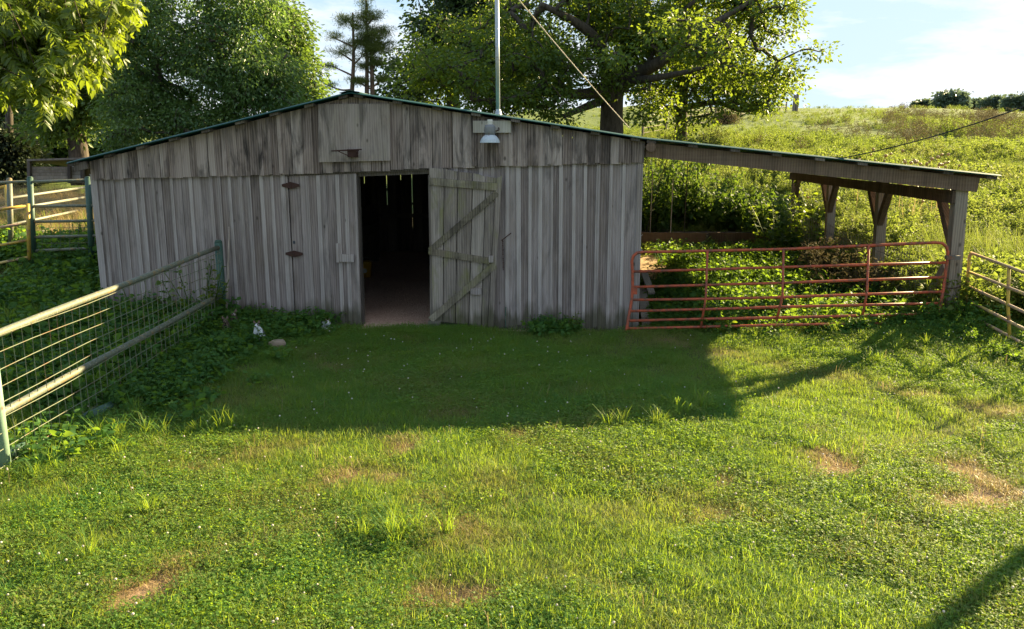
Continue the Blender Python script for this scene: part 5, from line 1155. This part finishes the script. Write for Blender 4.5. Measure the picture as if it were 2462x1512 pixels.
for i, x in enumerate((1872, 1925, 1960, 1900, 1850)):
    Y = (22.7, 22.2, 22.5, 22.9, 23.3)[i]; q_ = at(x, 560, Y); h_ = (1.0, 1.25, 1.15, 1.0, 1.2)[i]
    t = thing('bed_bush', ('leafy bush hiding the right end of the raised bed', 'leafy bush left of the second lean-to post from the back', 'bush at the foot of the third lean-to post from the front', 'low leafy bush in front of the rearmost lean-to post', 'small bush leaning on the raised bed planks near their right end')[i], 'bush', (q_.x, Y, tz(q_.x, Y)), 'bushes at the end of the raised bed')
    V, F, v = weedp(9, .4, h_ * 1.25, .17, .6, 18, bend=.3, zb=.0); link('foliage', np_mesh('foliage', V, F, v), PLANT, t, (q_.x, Y, tz(q_.x, Y)))
for lab, x, h_ in (('yellowed thin garden stake beside the barn wall', 1563, 1.5), ('thin garden stake rising among the tall plants', 1612, 1.35), ('dark steel garden stake in the raised bed', 1645, 1.75)):
    q_ = at(x, 560, 24.0); bm = bmesh.new(); tube(bm, [(q_.x, 24.0, BT - .1), (q_.x + .02, 24.0, BT - .1 + h_ * 1.2)], .014, 6); tag(bm_obj('garden_stake', bm, DARKW if 'dark' in lab else PALEW), lab, 'stake')
bm = bmesh.new(); tube(bm, [at(1553, 560, 24), at(1590, 425, 24), at(1605, 380, 24)], .012, 6); tag(bm_obj('slanting_wire', bm, BLACKW), 'dark wire slanting up behind the barn corner over the garden', 'wire')
# yellow flowers
for i, (x, y, Y) in enumerate(((135, 1040, 7.6), (128, 1052, 7.5))):
    q_ = at(x, y, Y); z0 = tz(q_.x, Y); t = thing('yellow_flower', ('upper of two small yellow flowers by the wire fence', 'lower of two small yellow flowers by the wire fence')[i], 'flower', (q_.x, Y, z0), 'yellow flowers by the fence')
    bm = bmesh.new(); tube(bm, [(q_.x + .02, Y, z0), (q_.x, Y, q_.z)], .002, 4); bm_obj('stem', bm, STEM, t)
    n = 8; an = np.arange(n) * 6.283 / n; A = np.stack([np.cos(an), np.sin(an), np.full(n, .3)], 1); V, F, k = leaves(np.repeat(np.array([[q_.x, Y, q_.z]]), n, 0), A, np.repeat(np.array([[0, 0, 1.]]), n, 0), .022, .012)
    link('petals', np_mesh('petals', V - np.array(t.location), F, np.repeat(rng.random(n), k)), YPETAL, t, t.location)

# ---------------------------------------------------------------- cats
def fur(name, base, dark, white=None, wz=None):
    m, nt, out = mat_new(name); g = NT(nt); tcn = g.n('ShaderNodeTexCoord'); v = tcn.outputs['Object']
    wv = g.n('ShaderNodeTexWave', bands_direction='Y'); wv.inputs['Scale'].default_value = 14; wv.inputs['Distortion'].default_value = 5; g.l(v, wv.inputs['Vector'])
    c = g.mix(g.ramp(wv.outputs['Fac'], [(.4, 0.), (.65, 1.)]), base, dark)
    if white:
        s = g.n('ShaderNodeSeparateXYZ'); g.l(v, s.inputs[0]); lim = g.math('ADD', s.outputs[1], g.math('MULTIPLY', g.math('SUBTRACT', g.noise(v, 9, 2), .5), .12))
        c = g.mix(g.ramp(g.math('ADD', lim, .5), [(wz - .01, 1.), (wz + .01, 0.)]), c, white)
        hz = g.math('ADD', s.outputs[2], g.math('MULTIPLY', g.math('ABSOLUTE', s.outputs[0]), 1.2))
        c = g.mix(g.ramp(hz, [(.283, 0.), (.288, 1.)]), c, base)
    g.l(g.bsdf(c, .85, spec=.15, normal=g.bump(g.noise(v, 120, 2), .5, .004)), out.inputs[0]); return m
def skin_body(name, chains, mat, parent):
    """one continuous body grown round a joint skeleton."""
    bm = bmesh.new(); V = []; rad = []
    for par_, pts in chains:
        prev = V[par_] if par_ is not None else None
        for p_, r_ in pts:
            v = bm.verts.new(p_); V.append(v); rad.append(r_)
            if prev is not None: bm.edges.new((prev, v))
            prev = v
    me = bpy.data.meshes.new(name); bm.to_mesh(me); bm.free()
    o = link(name, me, mat, parent, local=True)
    md = o.modifiers.new('skin', 'SKIN'); md.use_smooth_shade = True; me.skin_vertices or None
    if not me.skin_vertices: return o
    for i, r_ in enumerate(rad): me.skin_vertices[0].data[i].radius = (r_, r_)
    me.skin_vertices[0].data[0].use_root = True
    s = o.modifiers.new('sub', 'SUBSURF'); s.levels = 2; s.render_levels = 2
    return o
EYE = paint_mat('cat_eye', (0.03, 0.035, 0.02), 0, rough=.1)
PINK = paint_mat('cat_ear_skin', (0.19, 0.13, 0.10), 0, rough=.8)
def ears_face(t, hx, hy, hz, r_, mat, nose):
    for s in (-1, 1):
        bm = bmesh.new(); b = Vector((hx + s * r_ * .62, hy + .004, hz + r_ * .55))
        v = [bm.verts.new(b + Vector(q_) * r_) for q_ in ((-.48, 0, 0), (.48, 0, 0), (0, .38, 0), (s * .28, .12, 1.05))]
        for f in ((0, 1, 3), (1, 2, 3), (2, 0, 3), (2, 1, 0)): bm.faces.new([v[k] for k in f])
        bm_obj('ear', bm, PINK, t, local=True)
        bm = bmesh.new(); bmesh.ops.create_icosphere(bm, subdivisions=1, radius=r_ * .17); bmesh.ops.translate(bm, verts=bm.verts, vec=(hx + s * r_ * .4, hy - r_ * .9, hz + r_ * .12)); bm_obj('eye', bm, EYE, t, local=True)
    bm = bmesh.new(); bmesh.ops.create_icosphere(bm, subdivisions=1, radius=r_ * .13); bmesh.ops.translate(bm, verts=bm.verts, vec=(hx, hy - r_ * 1.42, hz - r_ * .18)); bm_obj('nose', bm, PINK, t, local=True)
def sit_cat(label, loc, rz, mat, s=1.0):
    t = thing('cat', label, 'cat', loc, 'farm cats by the barn wall', rz); t.scale = (s, s, s)
    skin_body('body', [(None, [((0, .085, .075), .072), ((0, .045, .135), .068), ((0, -.01, .19), .056), ((0, -.04, .228), .040), ((0, -.058, .262), .047), ((0, -.105, .25), .022)]),
                       (2, [((.034, -.045, .13), .026), ((.034, -.055, .05), .019), ((.034, -.06, .016), .018), ((.034, -.088, .012), .016)]), (2, [((-.034, -.045, .13), .026), ((-.034, -.055, .05), .019), ((-.034, -.06, .016), .018), ((-.034, -.088, .012), .016)]),
                       (0, [((.07, .045, .062), .045), ((.078, -.02, .02), .02)]), (0, [((-.07, .045, .062), .045), ((-.078, -.02, .02), .02)]),
                       (0, [((.03, .165, .03), .018), ((.11, .16, .02), .015), ((.145, .08, .018), .013), ((.13, .0, .02), .011)])], mat, t)
    ears_face(t, 0, -.062, .266, .046, mat, True); return t
def lie_cat(label, loc, rz, mat, s=1.0):
    t = thing('cat', label, 'cat', loc, 'farm cats by the barn wall', rz); t.scale = (s, s, s)
    skin_body('body', [(None, [((0, .17, .06), .062), ((0, .08, .075), .068), ((0, -.03, .075), .062), ((0, -.10, .09), .046), ((0, -.145, .108), .047), ((0, -.19, .095), .022)]),
                       (2, [((.05, -.06, .03), .024), ((.05, -.16, .018), .018), ((.045, -.19, .016), .017)]), (2, [((-.05, -.06, .03), .024), ((-.05, -.16, .018), .018), ((-.045, -.19, .016), .017)]),
                       (0, [((.07, .12, .035), .04), ((.085, .04, .018), .02)]), (0, [((-.07, .12, .035), .04), ((-.085, .04, .018), .02)]), (0, [((.03, .27, .02), .017), ((-.05, .31, .018), .014)])], mat, t)
    ears_face(t, 0, -.15, .112, .046, mat, True); return t
TAB = fur('brown_tabby_fur', (.16, .115, .085), (.035, .028, .024)); TABW = fur('tabby_and_white_fur', (.17, .12, .085), (.04, .03, .026), (.62, .58, .54), .395)
WHT = fur('white_and_grey_fur', (.15, .13, .125), (.05, .045, .045), (.72, .72, .74), .515)
def cg(x, Y, dz=0.03): q_ = at(x, 820, Y); return (q_.x, Y, tz(q_.x, Y) + dz)
sit_cat('brown tabby kitten sitting at the foot of the leaning pole', cg(547, 12.05, .07), R(10), TAB, 1.0)
sit_cat('tabby kitten with white muzzle sitting just behind the other tabby', cg(566, 12.4, .08), R(25), TABW, 1.02)
sit_cat('white kitten with dark ears sitting alone in the weeds', cg(622, 11.75, .05), R(8), WHT, 1.0)
lie_cat('tabby and white cat lying against the bottom of the closed door', cg(772, 12.85, .02), R(70), fur('lying_cat_fur', (.14, .115, .10), (.03, .027, .026), (.6, .6, .62), .42), 1.05)
